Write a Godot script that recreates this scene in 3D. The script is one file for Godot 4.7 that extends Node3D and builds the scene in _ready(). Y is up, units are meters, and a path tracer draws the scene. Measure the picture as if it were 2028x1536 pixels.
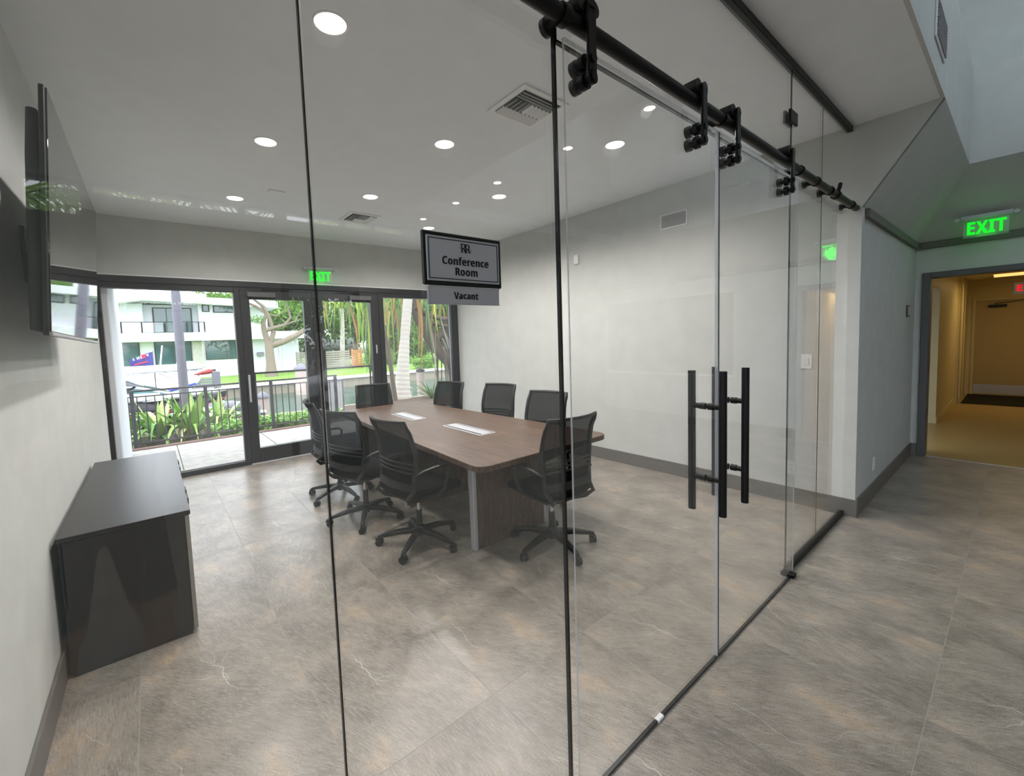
extends Node3D
# A glass-fronted conference room seen from the lobby; canal-side garden beyond its storefront windows.
# Metres. Glass partition near z = 0, conference room z < 0, lobby z > 0, right wall of the room at x = 0.

const H := 3.154        # ceiling
const D := 5.61         # storefront wall at z = -D
const WL := 4.934       # left wall at x = -WL
const L := 2.683        # lobby end wall at x = L
const E := 0.049        # lobby face of the side wall
const GZ := -0.035      # fixed glass
const HT := 2.515       # top of the cornice trim
const WX0 := -1.95      # skylight well
const WX1 := 2.09
const WZ0 := 0.475
const WZ1 := 3.6
const WELL := 4.05
const ZB := 4.4         # far lobby wall
const LAMP := 2.15

var M := {}
var names := {}
var rng := RandomNumberGenerator.new()

# ------------------------------------------------------------------ mesh builder
class MB:
	var st := SurfaceTool.new()
	var g := 1
	func _init() -> void:
		st.begin(Mesh.PRIMITIVE_TRIANGLES)
	func flat() -> void:
		st.set_smooth_group(-1)
	func smooth() -> void:
		g += 1
		st.set_smooth_group(g)
	func tri(a: Vector3, b: Vector3, c: Vector3, out: Vector3) -> void:
		st.add_vertex(a)
		if (b - a).cross(c - a).dot(out) > 0.0:
			st.add_vertex(c); st.add_vertex(b)
		else:
			st.add_vertex(b); st.add_vertex(c)
	func quad(a: Vector3, b: Vector3, c: Vector3, d: Vector3, out: Vector3) -> void:
		tri(a, b, c, out); tri(a, c, d, out)
	func box(c: Vector3, s: Vector3, b := 0.003, bs := Basis()) -> MB:
		flat()
		var h := s * 0.5
		b = minf(b, minf(h.x, minf(h.y, h.z)) * 0.9)
		for ax in 3:
			var u := (ax + 1) % 3
			var w := (ax + 2) % 3
			for sg in [-1.0, 1.0]:
				var q := []
				for k in [[-1, -1], [1, -1], [1, 1], [-1, 1]]:
					var p := Vector3()
					p[ax] = sg * h[ax]; p[u] = k[0] * (h[u] - b); p[w] = k[1] * (h[w] - b)
					q.append(c + bs * p)
				var o := Vector3(); o[ax] = sg
				quad(q[0], q[1], q[2], q[3], bs * o)
		if b > 0.0:
			for ax in 3:
				var u := (ax + 1) % 3
				var w := (ax + 2) % 3
				for su in [-1.0, 1.0]:
					for sw in [-1.0, 1.0]:
						var q := []
						for k in [[-1, 0], [1, 0], [1, 1], [-1, 1]]:
							var p := Vector3()
							p[ax] = k[0] * (h[ax] - b)
							p[u] = su * (h[u] - (b if k[1] == 1 else 0.0))
							p[w] = sw * (h[w] - (0.0 if k[1] == 1 else b))
							q.append(c + bs * p)
						var o := Vector3(); o[u] = su; o[w] = sw
						quad(q[0], q[1], q[2], q[3], bs * o)
			for sx in [-1.0, 1.0]:
				for sy in [-1.0, 1.0]:
					for sz in [-1.0, 1.0]:
						var o := Vector3(sx, sy, sz)
						tri(c + bs * Vector3(sx * h.x, sy * (h.y - b), sz * (h.z - b)), c + bs * Vector3(sx * (h.x - b), sy * h.y, sz * (h.z - b)), c + bs * Vector3(sx * (h.x - b), sy * (h.y - b), sz * h.z), bs * o)
		return self
	func ab(a: Vector3, b: Vector3, bev := 0.003) -> MB:   # box from corner to corner
		return box((a + b) * 0.5, (b - a).abs(), bev)
	func bar(a: Vector3, b: Vector3, w: float, t: float, bev := 0.002, up := Vector3.UP) -> MB:   # beam along a-b, w wide, t along up
		var d := (b - a).normalized()
		if absf(d.dot(up)) > 0.98: up = Vector3.RIGHT
		var x := up.cross(d).normalized()
		var y := d.cross(x)
		return box((a + b) * 0.5, Vector3(w, t, a.distance_to(b)), bev, Basis(x, y, d))
	func cyl(a: Vector3, b: Vector3, r0: float, r1 := -1.0, seg := 16, caps := true) -> MB:
		if r1 < 0.0: r1 = r0
		var d := (b - a).normalized()
		var x := (Vector3.RIGHT if absf(d.x) < 0.9 else Vector3.UP).cross(d).normalized()
		var y := d.cross(x)
		smooth()
		for i in seg:
			var t0 := TAU * i / seg
			var t1 := TAU * (i + 1) / seg
			var e0 := x * cos(t0) + y * sin(t0)
			var e1 := x * cos(t1) + y * sin(t1)
			quad(a + e0 * r0, a + e1 * r0, b + e1 * r1, b + e0 * r1, e0 + e1)
		if caps:
			flat()
			for i in seg:
				var t0 := TAU * i / seg
				var t1 := TAU * (i + 1) / seg
				var e0 := x * cos(t0) + y * sin(t0)
				var e1 := x * cos(t1) + y * sin(t1)
				tri(a, a + e0 * r0, a + e1 * r0, -d)
				tri(b, b + e0 * r1, b + e1 * r1, d)
		return self
	func tube(pts: Array, rad, seg := 8, caps := true, squash := 1.0, flatdir := Vector3.UP) -> MB:   # swept along pts; rad a float or one per point
		smooth()
		var rings := []
		var n := pts.size()
		var x := Vector3()
		for i in n:
			var d: Vector3 = (pts[mini(i + 1, n - 1)] - pts[maxi(i - 1, 0)]).normalized()
			if i == 0:
				x = (flatdir if absf(flatdir.dot(d)) < 0.95 else Vector3.RIGHT)
			x = (x - d * x.dot(d)).normalized()
			var y := d.cross(x)
			var r: float = rad[i] if rad is Array else rad
			var ring := []
			for k in seg:
				var t := TAU * k / seg
				ring.append(pts[i] + (x * cos(t) * squash + y * sin(t)) * r)
			rings.append(ring)
		for i in n - 1:
			for k in seg:
				var k2 := (k + 1) % seg
				quad(rings[i][k], rings[i][k2], rings[i + 1][k2], rings[i + 1][k], (rings[i][k] + rings[i][k2]) * 0.5 - pts[i])
		if caps:
			flat()
			for k in seg:
				var k2 := (k + 1) % seg
				tri(pts[0], rings[0][k], rings[0][k2], pts[0] - pts[1])
				tri(pts[n - 1], rings[n - 1][k], rings[n - 1][k2], pts[n - 1] - pts[n - 2])
		return self
	func lathe(prof: Array, xf := Transform3D(), seg := 24) -> MB:   # Vector2(radius, height) from bottom to top
		smooth()
		for i in prof.size() - 1:
			var p: Vector2 = prof[i]
			var q: Vector2 = prof[i + 1]
			var nrm := Vector2(q.y - p.y, p.x - q.x)
			for k in seg:
				var t0 := TAU * k / seg
				var t1 := TAU * (k + 1) / seg
				var e0 := Vector3(cos(t0), 0, sin(t0))
				var e1 := Vector3(cos(t1), 0, sin(t1))
				var o := (e0 + e1) * nrm.x * 0.5 + Vector3.UP * nrm.y
				var a := xf * (e0 * p.x + Vector3.UP * p.y)
				var b := xf * (e1 * p.x + Vector3.UP * p.y)
				var c := xf * (e1 * q.x + Vector3.UP * q.y)
				var d := xf * (e0 * q.x + Vector3.UP * q.y)
				if p.x > 1e-5: tri(a, b, c, xf.basis * o)
				if q.x > 1e-5: tri(a, c, d, xf.basis * o)
		return self
	func prism(poly: PackedVector2Array, xf: Transform3D, depth: float, bev := 0.0, round_sides := false) -> MB:   # polygon in local xy, extruded along local z from 0 to depth
		if Geometry2D.is_polygon_clockwise(poly):
			poly = poly.duplicate(); poly.reverse()
		var inner := poly
		if bev > 0.0:
			var ins := Geometry2D.offset_polygon(poly, -bev, Geometry2D.JOIN_MITER)
			if ins.size() == 1 and ins[0].size() == poly.size():
				var best := 0
				for k in poly.size():
					if ins[0][k].distance_to(poly[0]) < ins[0][best].distance_to(poly[0]): best = k
				inner = PackedVector2Array()
				for k in poly.size(): inner.append(ins[0][(k + best) % poly.size()])
			else: bev = 0.0
		var ix := Geometry2D.triangulate_polygon(inner)
		flat()
		for i in range(0, ix.size(), 3):
			for z in [0.0, depth]:
				var q := []
				for k in 3:
					var p := inner[ix[i + k]]
					q.append(xf * Vector3(p.x, p.y, z))
				tri(q[0], q[1], q[2], xf.basis * Vector3(0, 0, -1 if z == 0.0 else 1))
		if round_sides: smooth()
		for i in poly.size():
			var j := (i + 1) % poly.size()
			var p := poly[i]
			var q := poly[j]
			var o := xf.basis * Vector3(q.y - p.y, p.x - q.x, 0)
			quad(xf * Vector3(p.x, p.y, bev), xf * Vector3(q.x, q.y, bev), xf * Vector3(q.x, q.y, depth - bev), xf * Vector3(p.x, p.y, depth - bev), o)
		if bev > 0.0:
			flat()
			for i in poly.size():
				var j := (i + 1) % poly.size()
				var p := poly[i]
				var q := poly[j]
				var o := Vector3(q.y - p.y, p.x - q.x, 0).normalized()
				for s in [[0.0, bev, -1.0], [depth, depth - bev, 1.0]]:
					quad(xf * Vector3(p.x, p.y, s[1]), xf * Vector3(q.x, q.y, s[1]), xf * Vector3(inner[j].x, inner[j].y, s[0]), xf * Vector3(inner[i].x, inner[i].y, s[0]), xf.basis * (o + Vector3(0, 0, s[2])))
		return self
	func rbox(c: Vector3, s: Vector3, r: float, n := 5, bs := Basis(), warp = null) -> MB:   # soft box
		smooth()
		var h := s * 0.5
		for ax in 3:
			var u := (ax + 1) % 3
			var w := (ax + 2) % 3
			for sg in [-1.0, 1.0]:
				var grid := []
				for i in n + 1:
					var row := []
					for k in n + 1:
						var p := Vector3()
						p[ax] = sg * h[ax]; p[u] = h[u] * tan(PI / 4 * (2.0 * i / n - 1.0)); p[w] = h[w] * tan(PI / 4 * (2.0 * k / n - 1.0))
						var q := Vector3(clampf(p.x, -h.x + r, h.x - r), clampf(p.y, -h.y + r, h.y - r), clampf(p.z, -h.z + r, h.z - r))
						var dd := p - q
						if dd.length() > 1e-6: p = q + dd.normalized() * r
						if warp != null: p = warp.call(p)
						row.append(c + bs * p)
					grid.append(row)
				var o := Vector3(); o[ax] = sg
				for i in n:
					for k in n:
						quad(grid[i][k], grid[i + 1][k], grid[i + 1][k + 1], grid[i][k + 1], bs * o)
		return self
	func sheet(grid: Array, t: float) -> MB:   # rows of points, given thickness t
		var nu := grid.size()
		var nv: int = grid[0].size()
		var nrm := []
		for i in nu:
			var row := []
			for k in nv:
				var du: Vector3 = grid[mini(i + 1, nu - 1)][k] - grid[maxi(i - 1, 0)][k]
				var dv: Vector3 = grid[i][mini(k + 1, nv - 1)] - grid[i][maxi(k - 1, 0)]
				row.append(du.cross(dv).normalized())
			nrm.append(row)
		for s in [-1.0, 1.0]:
			smooth()
			for i in nu - 1:
				for k in nv - 1:
					var m: Callable = func(a, b): return grid[a][b] + nrm[a][b] * s * t * 0.5
					quad(m.call(i, k), m.call(i + 1, k), m.call(i + 1, k + 1), m.call(i, k + 1), nrm[i][k] * s)
		return self
	func mesh() -> ArrayMesh:
		st.generate_normals()
		st.index()
		return st.commit()

# ------------------------------------------------------------------ naming, things, parts
func numbered(s: String) -> String:
	if not names.has(s):
		names[s] = 0
		return s
	names[s] += 1
	return "%s_%03d" % [s, names[s]]

func tag(o: Node, label: String, category: String, group := "", kind := "") -> Node:
	if label: o.set_meta("label", label)
	if category: o.set_meta("category", category)
	if group: o.set_meta("group", group)
	if kind: o.set_meta("kind", kind)
	return o

func thing(called: String, label: String, category: String, at := Vector3.ZERO, turn := 0.0, group := "") -> Node3D:
	var o := Node3D.new()
	o.name = numbered(called)
	add_child(o)
	o.position = at
	o.rotation.y = turn
	tag(o, label, category, group)
	return o

func struct(called: String, label: String, category := "structure") -> Node3D:
	var o := Node3D.new()
	o.name = called
	add_child(o)
	tag(o, label, category, "", "structure")
	return o

func inst(called: String, m: Mesh, mat: Material, parent: Node = null) -> MeshInstance3D:
	var o := MeshInstance3D.new()
	o.name = called if parent else numbered(called)
	o.mesh = m
	o.material_override = mat
	(parent if parent else self).add_child(o, true)
	return o

func part(parent: Node, called: String, b: MB, mat: Material) -> MeshInstance3D:
	return inst(called, b.mesh(), mat, parent)

func copy(o: Node3D, label: String, at: Vector3, turn := 0.0) -> Node3D:
	var c: Node3D = o.duplicate()
	c.name = numbered(String(o.name).rstrip("0123456789").rstrip("_") if String(o.name).right(3).is_valid_int() else String(o.name))
	add_child(c)
	c.position = at
	c.rotation.y = turn
	c.set_meta("label", label)
	return c

func lettering(parent: Node, called: String, s: String, size: float, font: Font, at: Vector3, mat: Material, bs := Basis(), depth := 0.002) -> MeshInstance3D:
	var t := TextMesh.new()
	t.text = s
	t.font = font
	t.font_size = 64
	t.pixel_size = size / 64.0
	t.depth = depth
	t.curve_step = 1.0
	var o := inst(called, t, mat, parent)
	o.transform = Transform3D(bs, at)
	return o

# ------------------------------------------------------------------ materials
func mat(key: String, c: Color, rough := 0.6, metal := 0.0, spec := 0.5) -> StandardMaterial3D:
	var m := StandardMaterial3D.new()
	m.resource_name = key
	m.albedo_color = c
	m.roughness = rough
	m.metallic = metal
	m.metallic_specular = spec
	M[key] = m
	return m

func noise(seed_: int, freq: float, oct := 4, type := FastNoiseLite.TYPE_SIMPLEX_SMOOTH) -> FastNoiseLite:
	var n := FastNoiseLite.new()
	n.seed = seed_
	n.frequency = freq
	n.noise_type = type
	n.fractal_octaves = oct
	return n

func noise_tex(seed_: int, freq: float, ramp: Array, size := 512, normal := false) -> NoiseTexture2D:
	var t := NoiseTexture2D.new()
	t.width = size
	t.height = size
	t.seamless = true
	t.noise = noise(seed_, freq)
	if normal:
		t.as_normal_map = true
		t.bump_strength = 4.0
	elif ramp:
		var g := Gradient.new()
		g.offsets = PackedFloat32Array(range(ramp.size()).map(func(k): return float(k) / (ramp.size() - 1)))
		g.colors = PackedColorArray(ramp)
		t.color_ramp = g
	return t

func grainy(m: StandardMaterial3D, seed_: int, freq: float, c0: Color, c1: Color, scale := 1.0) -> StandardMaterial3D:   # soft mottling
	m.albedo_texture = noise_tex(seed_, freq, [c0, c1], 256)
	m.albedo_color = Color.WHITE
	m.uv1_triplanar = true
	m.uv1_world_triplanar = true
	m.uv1_scale = Vector3.ONE * scale
	return m

func stone_texture(k: int) -> ImageTexture:
	var w := 512
	var h := 1006
	var im := Image.create(w, h, false, Image.FORMAT_RGB8)
	var blot := noise(11 + k, 1.5, 5)
	var warp := noise(31 + k, 7.0, 4)
	var streak := noise(51 + k, 1.0, 4)
	var fine := noise(71 + k, 110.0, 2)
	var a: float = [1.23, 0.95, 1.5][k]
	var ca := cos(a)
	var sa := sin(a)
	var base := Vector3(0.548, 0.516, 0.478)
	for j in h:
		for i in w:
			var x := i * 0.617 / w + k * 7.3
			var y := j * 1.212 / h
			var q := warp.get_noise_2d(x, y) * 0.03
			var u := (x + q) * ca + (y + q) * sa
			var v := -(x - q) * sa + (y - q) * ca
			var s := streak.get_noise_2d(u * 5.0, v * 20.0)
			var sc := streak.get_noise_2d((x * ca + y * sa) * 14.0 + 40.0, (y * ca - x * sa) * 110.0)
			var b := blot.get_noise_2d(x * 1.6, y * 1.6)
			var f := fine.get_noise_2d(x, y)
			var c := base * (1.0 + b * 0.22 + s * 0.10 + f * 0.12)
			var gate := blot.get_noise_2d(x * 1.3 + 9.0, y * 1.3)
			if sc > 0.12: c = c.lerp(Vector3(0.66, 0.64, 0.61), minf((sc - 0.12) * (1.7 + gate * 2.0), 0.5))
			elif sc < -0.25: c *= 1.0 + (sc + 0.25) * 0.4
			if b > 0.3: c += Vector3(0.018, 0.002, -0.015) * (b - 0.3) * 6.0
			im.set_pixel(i, j, Color(c.x, c.y, c.z))
	# calcite veins: thin jagged cracks that fork and fade out
	var r := RandomNumberGenerator.new()
	r.seed = 300 + k
	var todo := []
	for n in 5 + k:
		todo.append([Vector2(r.randf() * w, r.randf() * h), a + r.randf_range(-0.9, 0.9) + (PI if r.randf() < 0.5 else 0.0), r.randi_range(60, 190), r.randf_range(0.5, 1.0), r.randf_range(1.1, 2.3)])
	while todo:
		var t: Array = todo.pop_back()
		var pos: Vector2 = t[0]
		var dir: float = t[1]
		var turn := 0.0
		for n in int(t[2]):
			if n % 7 == 0: turn = r.randf_range(-0.55, 0.55)
			var along := float(n) / float(t[2])
			var power: float = float(t[3]) * sin(PI * (0.06 + 0.94 * along)) * r.randf_range(0.7, 1.0)
			for m in 2:
				pos += Vector2(cos(dir + turn), sin(dir + turn))
				for dy in 5:
					for dx in 5:
						var px := int(pos.x) + dx - 2
						var py := int(pos.y) + dy - 2
						if px < 0 or py < 0 or px >= w or py >= h: continue
						var fall := clampf(float(t[4]) - pos.distance_to(Vector2(px + 0.5, py + 0.5)), 0.0, 1.0)
						if fall > 0.0: im.set_pixel(px, py, im.get_pixel(px, py).lerp(Color(0.82, 0.80, 0.765), fall * power * 0.6))
			if r.randf() < 0.012 and int(t[2]) > 50: todo.append([pos, dir + r.randf_range(-1.0, 1.0), int(t[2]) / 3, float(t[3]) * 0.7, float(t[4]) * 0.8])
	return ImageTexture.create_from_image(im)

func wood_texture(seed_: int, dark: Color, light: Color) -> ImageTexture:   # grain along v
	var w := 512
	var h := 512
	var im := Image.create(w, h, false, Image.FORMAT_RGB8)
	var n1 := noise(seed_, 1.0, 4)
	var n2 := noise(seed_ + 3, 1.0, 3)
	for j in h:
		for i in w:
			# wrapped on a torus so that the sheet repeats without a seam
			var a := TAU * i / w
			var b := TAU * j / h
			var s := n1.get_noise_3d(cos(a) * 9.0, sin(a) * 9.0, cos(b) * 0.9 + sin(b) * 0.55)
			var f := n2.get_noise_3d(cos(a) * 42.0, sin(a) * 42.0, cos(b) * 2.2 - sin(b) * 1.7)
			im.set_pixel(i, j, dark.lerp(light, clampf(0.5 + s * 0.75 + f * 0.45, 0.0, 1.0)))
	return ImageTexture.create_from_image(im)

func make_materials() -> void:
	grainy(mat("wall", Color(1, 1, 1), 0.75, 0.0, 0.35), 5, 0.02, Color(0.745, 0.75, 0.735), Color(0.775, 0.78, 0.765), 0.7)
	grainy(mat("ceiling", Color(1, 1, 1), 0.85, 0.0, 0.3), 6, 0.02, Color(0.885, 0.895, 0.905), Color(0.905, 0.914, 0.922), 0.7)
	mat("trim_white", Color(0.9, 0.9, 0.9), 0.45)
	mat("trim_grey", Color(0.40, 0.39, 0.375), 0.5)
	mat("trim_dark", Color(0.33, 0.33, 0.335), 0.45)
	mat("credenza_front", Color(0.62, 0.60, 0.56), 0.5)
	mat("grout", Color(0.60, 0.58, 0.55), 0.5)
	mat("frame", Color(0.135, 0.13, 0.14), 0.42, 0.25)
	mat("black", Color(0.028, 0.028, 0.032), 0.42)
	mat("black_metal", Color(0.03, 0.03, 0.034), 0.38, 0.4)
	mat("black_plastic", Color(0.035, 0.035, 0.04), 0.5)
	mat("black_fabric", Color(0.025, 0.025, 0.03), 0.95, 0.0, 0.2)
	var me := mat("mesh_fabric", Color(0.025, 0.025, 0.03, 0.70), 0.9, 0.0, 0.2)
	me.transparency = BaseMaterial3D.TRANSPARENCY_ALPHA
	mat("chrome", Color(0.82, 0.82, 0.84), 0.22, 0.9)
	mat("brushed", Color(0.74, 0.74, 0.76), 0.42, 0.35)
	mat("silver_paint", Color(0.70, 0.70, 0.72), 0.45, 0.2)
	var gl := mat("glass", Color(0.96, 1.0, 0.98, 0.02), 0.0, 0.0, 0.5)
	gl.transparency = BaseMaterial3D.TRANSPARENCY_ALPHA
	var ac := mat("acrylic", Color(0.75, 0.95, 0.8, 0.14), 0.05, 0.0, 0.5)
	ac.transparency = BaseMaterial3D.TRANSPARENCY_ALPHA
	mat("glass_edge", Color(0.03, 0.045, 0.045), 0.2)
	var sl := mat("clear_seal", Color(0.80, 0.82, 0.84, 0.55), 0.4)
	sl.transparency = BaseMaterial3D.TRANSPARENCY_ALPHA
	var le := mat("lamp", Color(1, 1, 1), 0.5)
	le.emission_enabled = true
	le.emission = Color(1, 0.97, 0.93)
	le.emission_energy_multiplier = 3.0
	var ge := mat("exit_green", Color(0.0, 0.9, 0.15), 0.5)
	ge.emission_enabled = true
	ge.emission = Color(0.0, 1.0, 0.12)
	ge.emission_energy_multiplier = 0.95
	var re := mat("exit_red", Color(0.9, 0.1, 0.12), 0.5)
	re.emission_enabled = true
	re.emission = Color(1.0, 0.08, 0.12)
	re.emission_energy_multiplier = 0.8
	var fl := mat("tube_light", Color(1, 0.9, 0.7), 0.5)
	fl.emission_enabled = true
	fl.emission = Color(1.0, 0.80, 0.48)
	fl.emission_energy_multiplier = 1.0
	mat("screen", Color(0.012, 0.012, 0.015), 0.03, 0.0, 0.75)
	mat("corridor_wall", Color(0.80, 0.75, 0.60), 0.5)
	mat("corridor_floor", Color(0.66, 0.57, 0.38), 0.3)
	mat("corridor_door", Color(0.70, 0.63, 0.48), 0.5)
	mat("mat_black", Color(0.02, 0.02, 0.022), 0.95)
	var sk := mat("skylight", Color(0.80, 0.90, 0.95), 0.6)
	sk.backlight_enabled = true
	sk.backlight = Color(0.98, 0.99, 1.0)
	for k in 3:
		var s := mat("stone%d" % k, Color(1, 1, 1), 0.32, 0.0, 0.5)
		s.albedo_texture = stone_texture(k)
	var wt := wood_texture(3, Color(0.21, 0.155, 0.12), Color(0.47, 0.365, 0.295))
	var wd := mat("wood", Color(1, 1, 1), 0.42)
	wd.albedo_texture = wt
	wd.uv1_triplanar = true
	wd.uv1_world_triplanar = true
	wd.uv1_scale = Vector3(1.6, 1.6, 0.45)
	var wc := mat("wood_dark", Color(0.36, 0.35, 0.37), 0.33)
	wc.albedo_texture = wt
	wc.uv1_triplanar = true
	wc.uv1_world_triplanar = true
	wc.uv1_scale = Vector3(1.4, 0.4, 0.45)
	# outdoors
	mat("plaster_white", Color(0.83, 0.845, 0.87), 0.8)
	mat("house_glass", Color(0.16, 0.33, 0.34), 0.06, 0.0, 0.8)
	grainy(mat("concrete", Color(1, 1, 1), 0.85), 8, 0.03, Color(0.66, 0.65, 0.63), Color(0.80, 0.79, 0.77), 0.8)
	mat("asphalt", Color(0.30, 0.30, 0.31), 0.9)
	mat("curb", Color(0.50, 0.40, 0.37), 0.85)
	grainy(mat("grass", Color(1, 1, 1), 0.95), 9, 0.05, Color(0.30, 0.45, 0.14), Color(0.52, 0.66, 0.25), 0.6)
	grainy(mat("soil", Color(1, 1, 1), 0.95), 10, 0.06, Color(0.20, 0.15, 0.11), Color(0.34, 0.27, 0.2), 1.0)
	var wa := mat("water", Color(0.16, 0.30, 0.26), 0.06, 0.0, 0.6)
	wa.normal_enabled = true
	wa.normal_texture = noise_tex(21, 0.03, [], 256, true)
	wa.normal_scale = 0.35
	wa.uv1_triplanar = true
	wa.uv1_world_triplanar = true
	wa.uv1_scale = Vector3(0.35, 0.35, 0.9)
	mat("seawall", Color(0.52, 0.50, 0.45), 0.9)
	mat("rail_grey", Color(0.27, 0.265, 0.29), 0.5, 0.3)
	mat("post_grey", Color(0.42, 0.42, 0.47), 0.5, 0.2)
	grainy(mat("piling", Color(1, 1, 1), 0.9), 15, 0.05, Color(0.58, 0.50, 0.47), Color(0.80, 0.76, 0.74), 3.0)
	mat("weathered", Color(0.55, 0.53, 0.50), 0.9)
	mat("cedar", Color(0.66, 0.45, 0.27), 0.8)
	for k in 3:
		var lf := mat("agave%d" % k, [Color(0.40, 0.60, 0.24), Color(0.60, 0.77, 0.40), Color(0.76, 0.82, 0.55)][k], 0.5)
		lf.backlight_enabled = true
		lf.backlight = Color(0.35, 0.45, 0.15)
	for k in 4:
		var lf := mat("leaf%d" % k, [Color(0.22, 0.36, 0.12), Color(0.36, 0.52, 0.20), Color(0.48, 0.62, 0.30), Color(0.18, 0.30, 0.17)][k], 0.6)
		lf.backlight_enabled = true
		lf.backlight = Color(0.30, 0.42, 0.12)
	for k in 4:
		var lf := mat("frond%d" % k, [Color(0.34, 0.52, 0.20), Color(0.62, 0.70, 0.25), Color(0.60, 0.45, 0.26), Color(0.30, 0.42, 0.26)][k], 0.6)
		lf.backlight_enabled = true
		lf.backlight = Color(0.35, 0.40, 0.12)
	grainy(mat("bark", Color(1, 1, 1), 0.95), 12, 0.08, Color(0.38, 0.34, 0.30), Color(0.60, 0.55, 0.50), 0.7)
	grainy(mat("bark_dark", Color(1, 1, 1), 0.95), 13, 0.08, Color(0.20, 0.17, 0.15), Color(0.42, 0.37, 0.32), 1.2)
	grainy(mat("palm_bark", Color(1, 1, 1), 0.9), 14, 0.06, Color(0.56, 0.54, 0.51), Color(0.80, 0.79, 0.77), 2.0)
	mat("hull", Color(0.05, 0.06, 0.12), 0.2)
	mat("gel_white", Color(0.90, 0.91, 0.93), 0.25)
	mat("boat_red", Color(0.55, 0.06, 0.09), 0.35)
	mat("boat_blue", Color(0.10, 0.20, 0.62), 0.5)
	mat("tint_glass", Color(0.35, 0.52, 0.55), 0.05, 0.0, 0.8)
	mat("person_skin", Color(1, 1, 1), 0.7).vertex_color_use_as_albedo = true
	mat("grey_plastic", Color(0.45, 0.46, 0.50), 0.5)
	mat("flag_blue", Color(0.20, 0.20, 0.46), 0.8)
	mat("flag_white", Color(0.92, 0.92, 0.95), 0.8)
	mat("flag_red", Color(0.80, 0.16, 0.26), 0.8)

func _ready() -> void:
	# camera: optical axis off the middle of the frame (the photograph is cropped)
	var f := 840.6
	var cam := Camera3D.new()
	cam.name = "camera"
	add_child(cam)
	cam.position = Vector3(-4.4887, 1.575, 0.8786)
	cam.rotation = Vector3(-0.070047, -0.664708, -0.037103)
	cam.set_frustum(0.05 * 1536.0 / f, Vector2(53.56, -35.6) / f * 0.05, 0.05, 300.0)
	cam.current = true
	# sky: bright overcast
	var we := WorldEnvironment.new()
	we.name = "world_environment"
	add_child(we)
	var env := Environment.new()
	we.environment = env
	env.background_mode = Environment.BG_SKY
	env.sky = Sky.new()
	var sm := ProceduralSkyMaterial.new()
	sm.sky_top_color = Color(0.91, 0.935, 0.96)
	sm.sky_horizon_color = Color(0.935, 0.965, 1.0)
	sm.ground_horizon_color = Color(0.75, 0.77, 0.78)
	sm.ground_bottom_color = Color(0.4, 0.4, 0.38)
	sm.sky_energy_multiplier = 1.95
	env.sky.sky_material = sm
	env.tonemap_mode = Environment.TONE_MAPPER_LINEAR
	env.tonemap_exposure = 1.16
	env.sdfgi_enabled = true
	env.ssao_enabled = true
	env.ssil_enabled = true
	# sun behind thin cloud, high over the lobby side
	var sun := DirectionalLight3D.new()
	sun.name = "sun"
	sun.rotation = Vector3(deg_to_rad(-62), deg_to_rad(-25), 0)
	sun.light_energy = 0.9
	sun.light_color = Color(1, 0.98, 0.95)
	sun.light_angular_distance = 12.0
	sun.shadow_enabled = true
	add_child(sun)

	rng.seed = 7
	make_materials()
	build_room()
	build_storefront()
	build_partition()
	build_ceiling_fixtures()
	build_table()
	build_chairs()
	build_credenza()
	build_screen()
	build_wall_fittings()
	build_corridor()
	build_lobby()
	build_outdoors()

# ------------------------------------------------------------------ room shell
func tile_mesh(w: float, d: float) -> ArrayMesh:   # a floor tile with its own picture coordinates, eased edges
	var st := SurfaceTool.new()
	st.begin(Mesh.PRIMITIVE_TRIANGLES)
	st.set_smooth_group(-1)
	var b := 0.0005
	var lv := [[0.0, -0.009], [0.0, -b], [b, 0.0]]
	var ring := func(k: int) -> Array:
		var i: float = lv[k][0]
		var y: float = lv[k][1]
		return [Vector3(i, y, i), Vector3(w - i, y, i), Vector3(w - i, y, d - i), Vector3(i, y, d - i)]
	var put := func(q: Array) -> void:
		for v in [q[0], q[1], q[2], q[0], q[2], q[3]]:
			st.set_uv(Vector2(v.x / 0.617, v.z / 1.212))
			st.add_vertex(v)
	put.call(ring.call(2))
	for k in 2:
		var lo: Array = ring.call(k)
		var hi: Array = ring.call(k + 1)
		for s in 4:
			put.call([hi[s], lo[s], lo[(s + 1) % 4], hi[(s + 1) % 4]].slice(0, 4))
	st.generate_normals()
	return st.commit()

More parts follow.
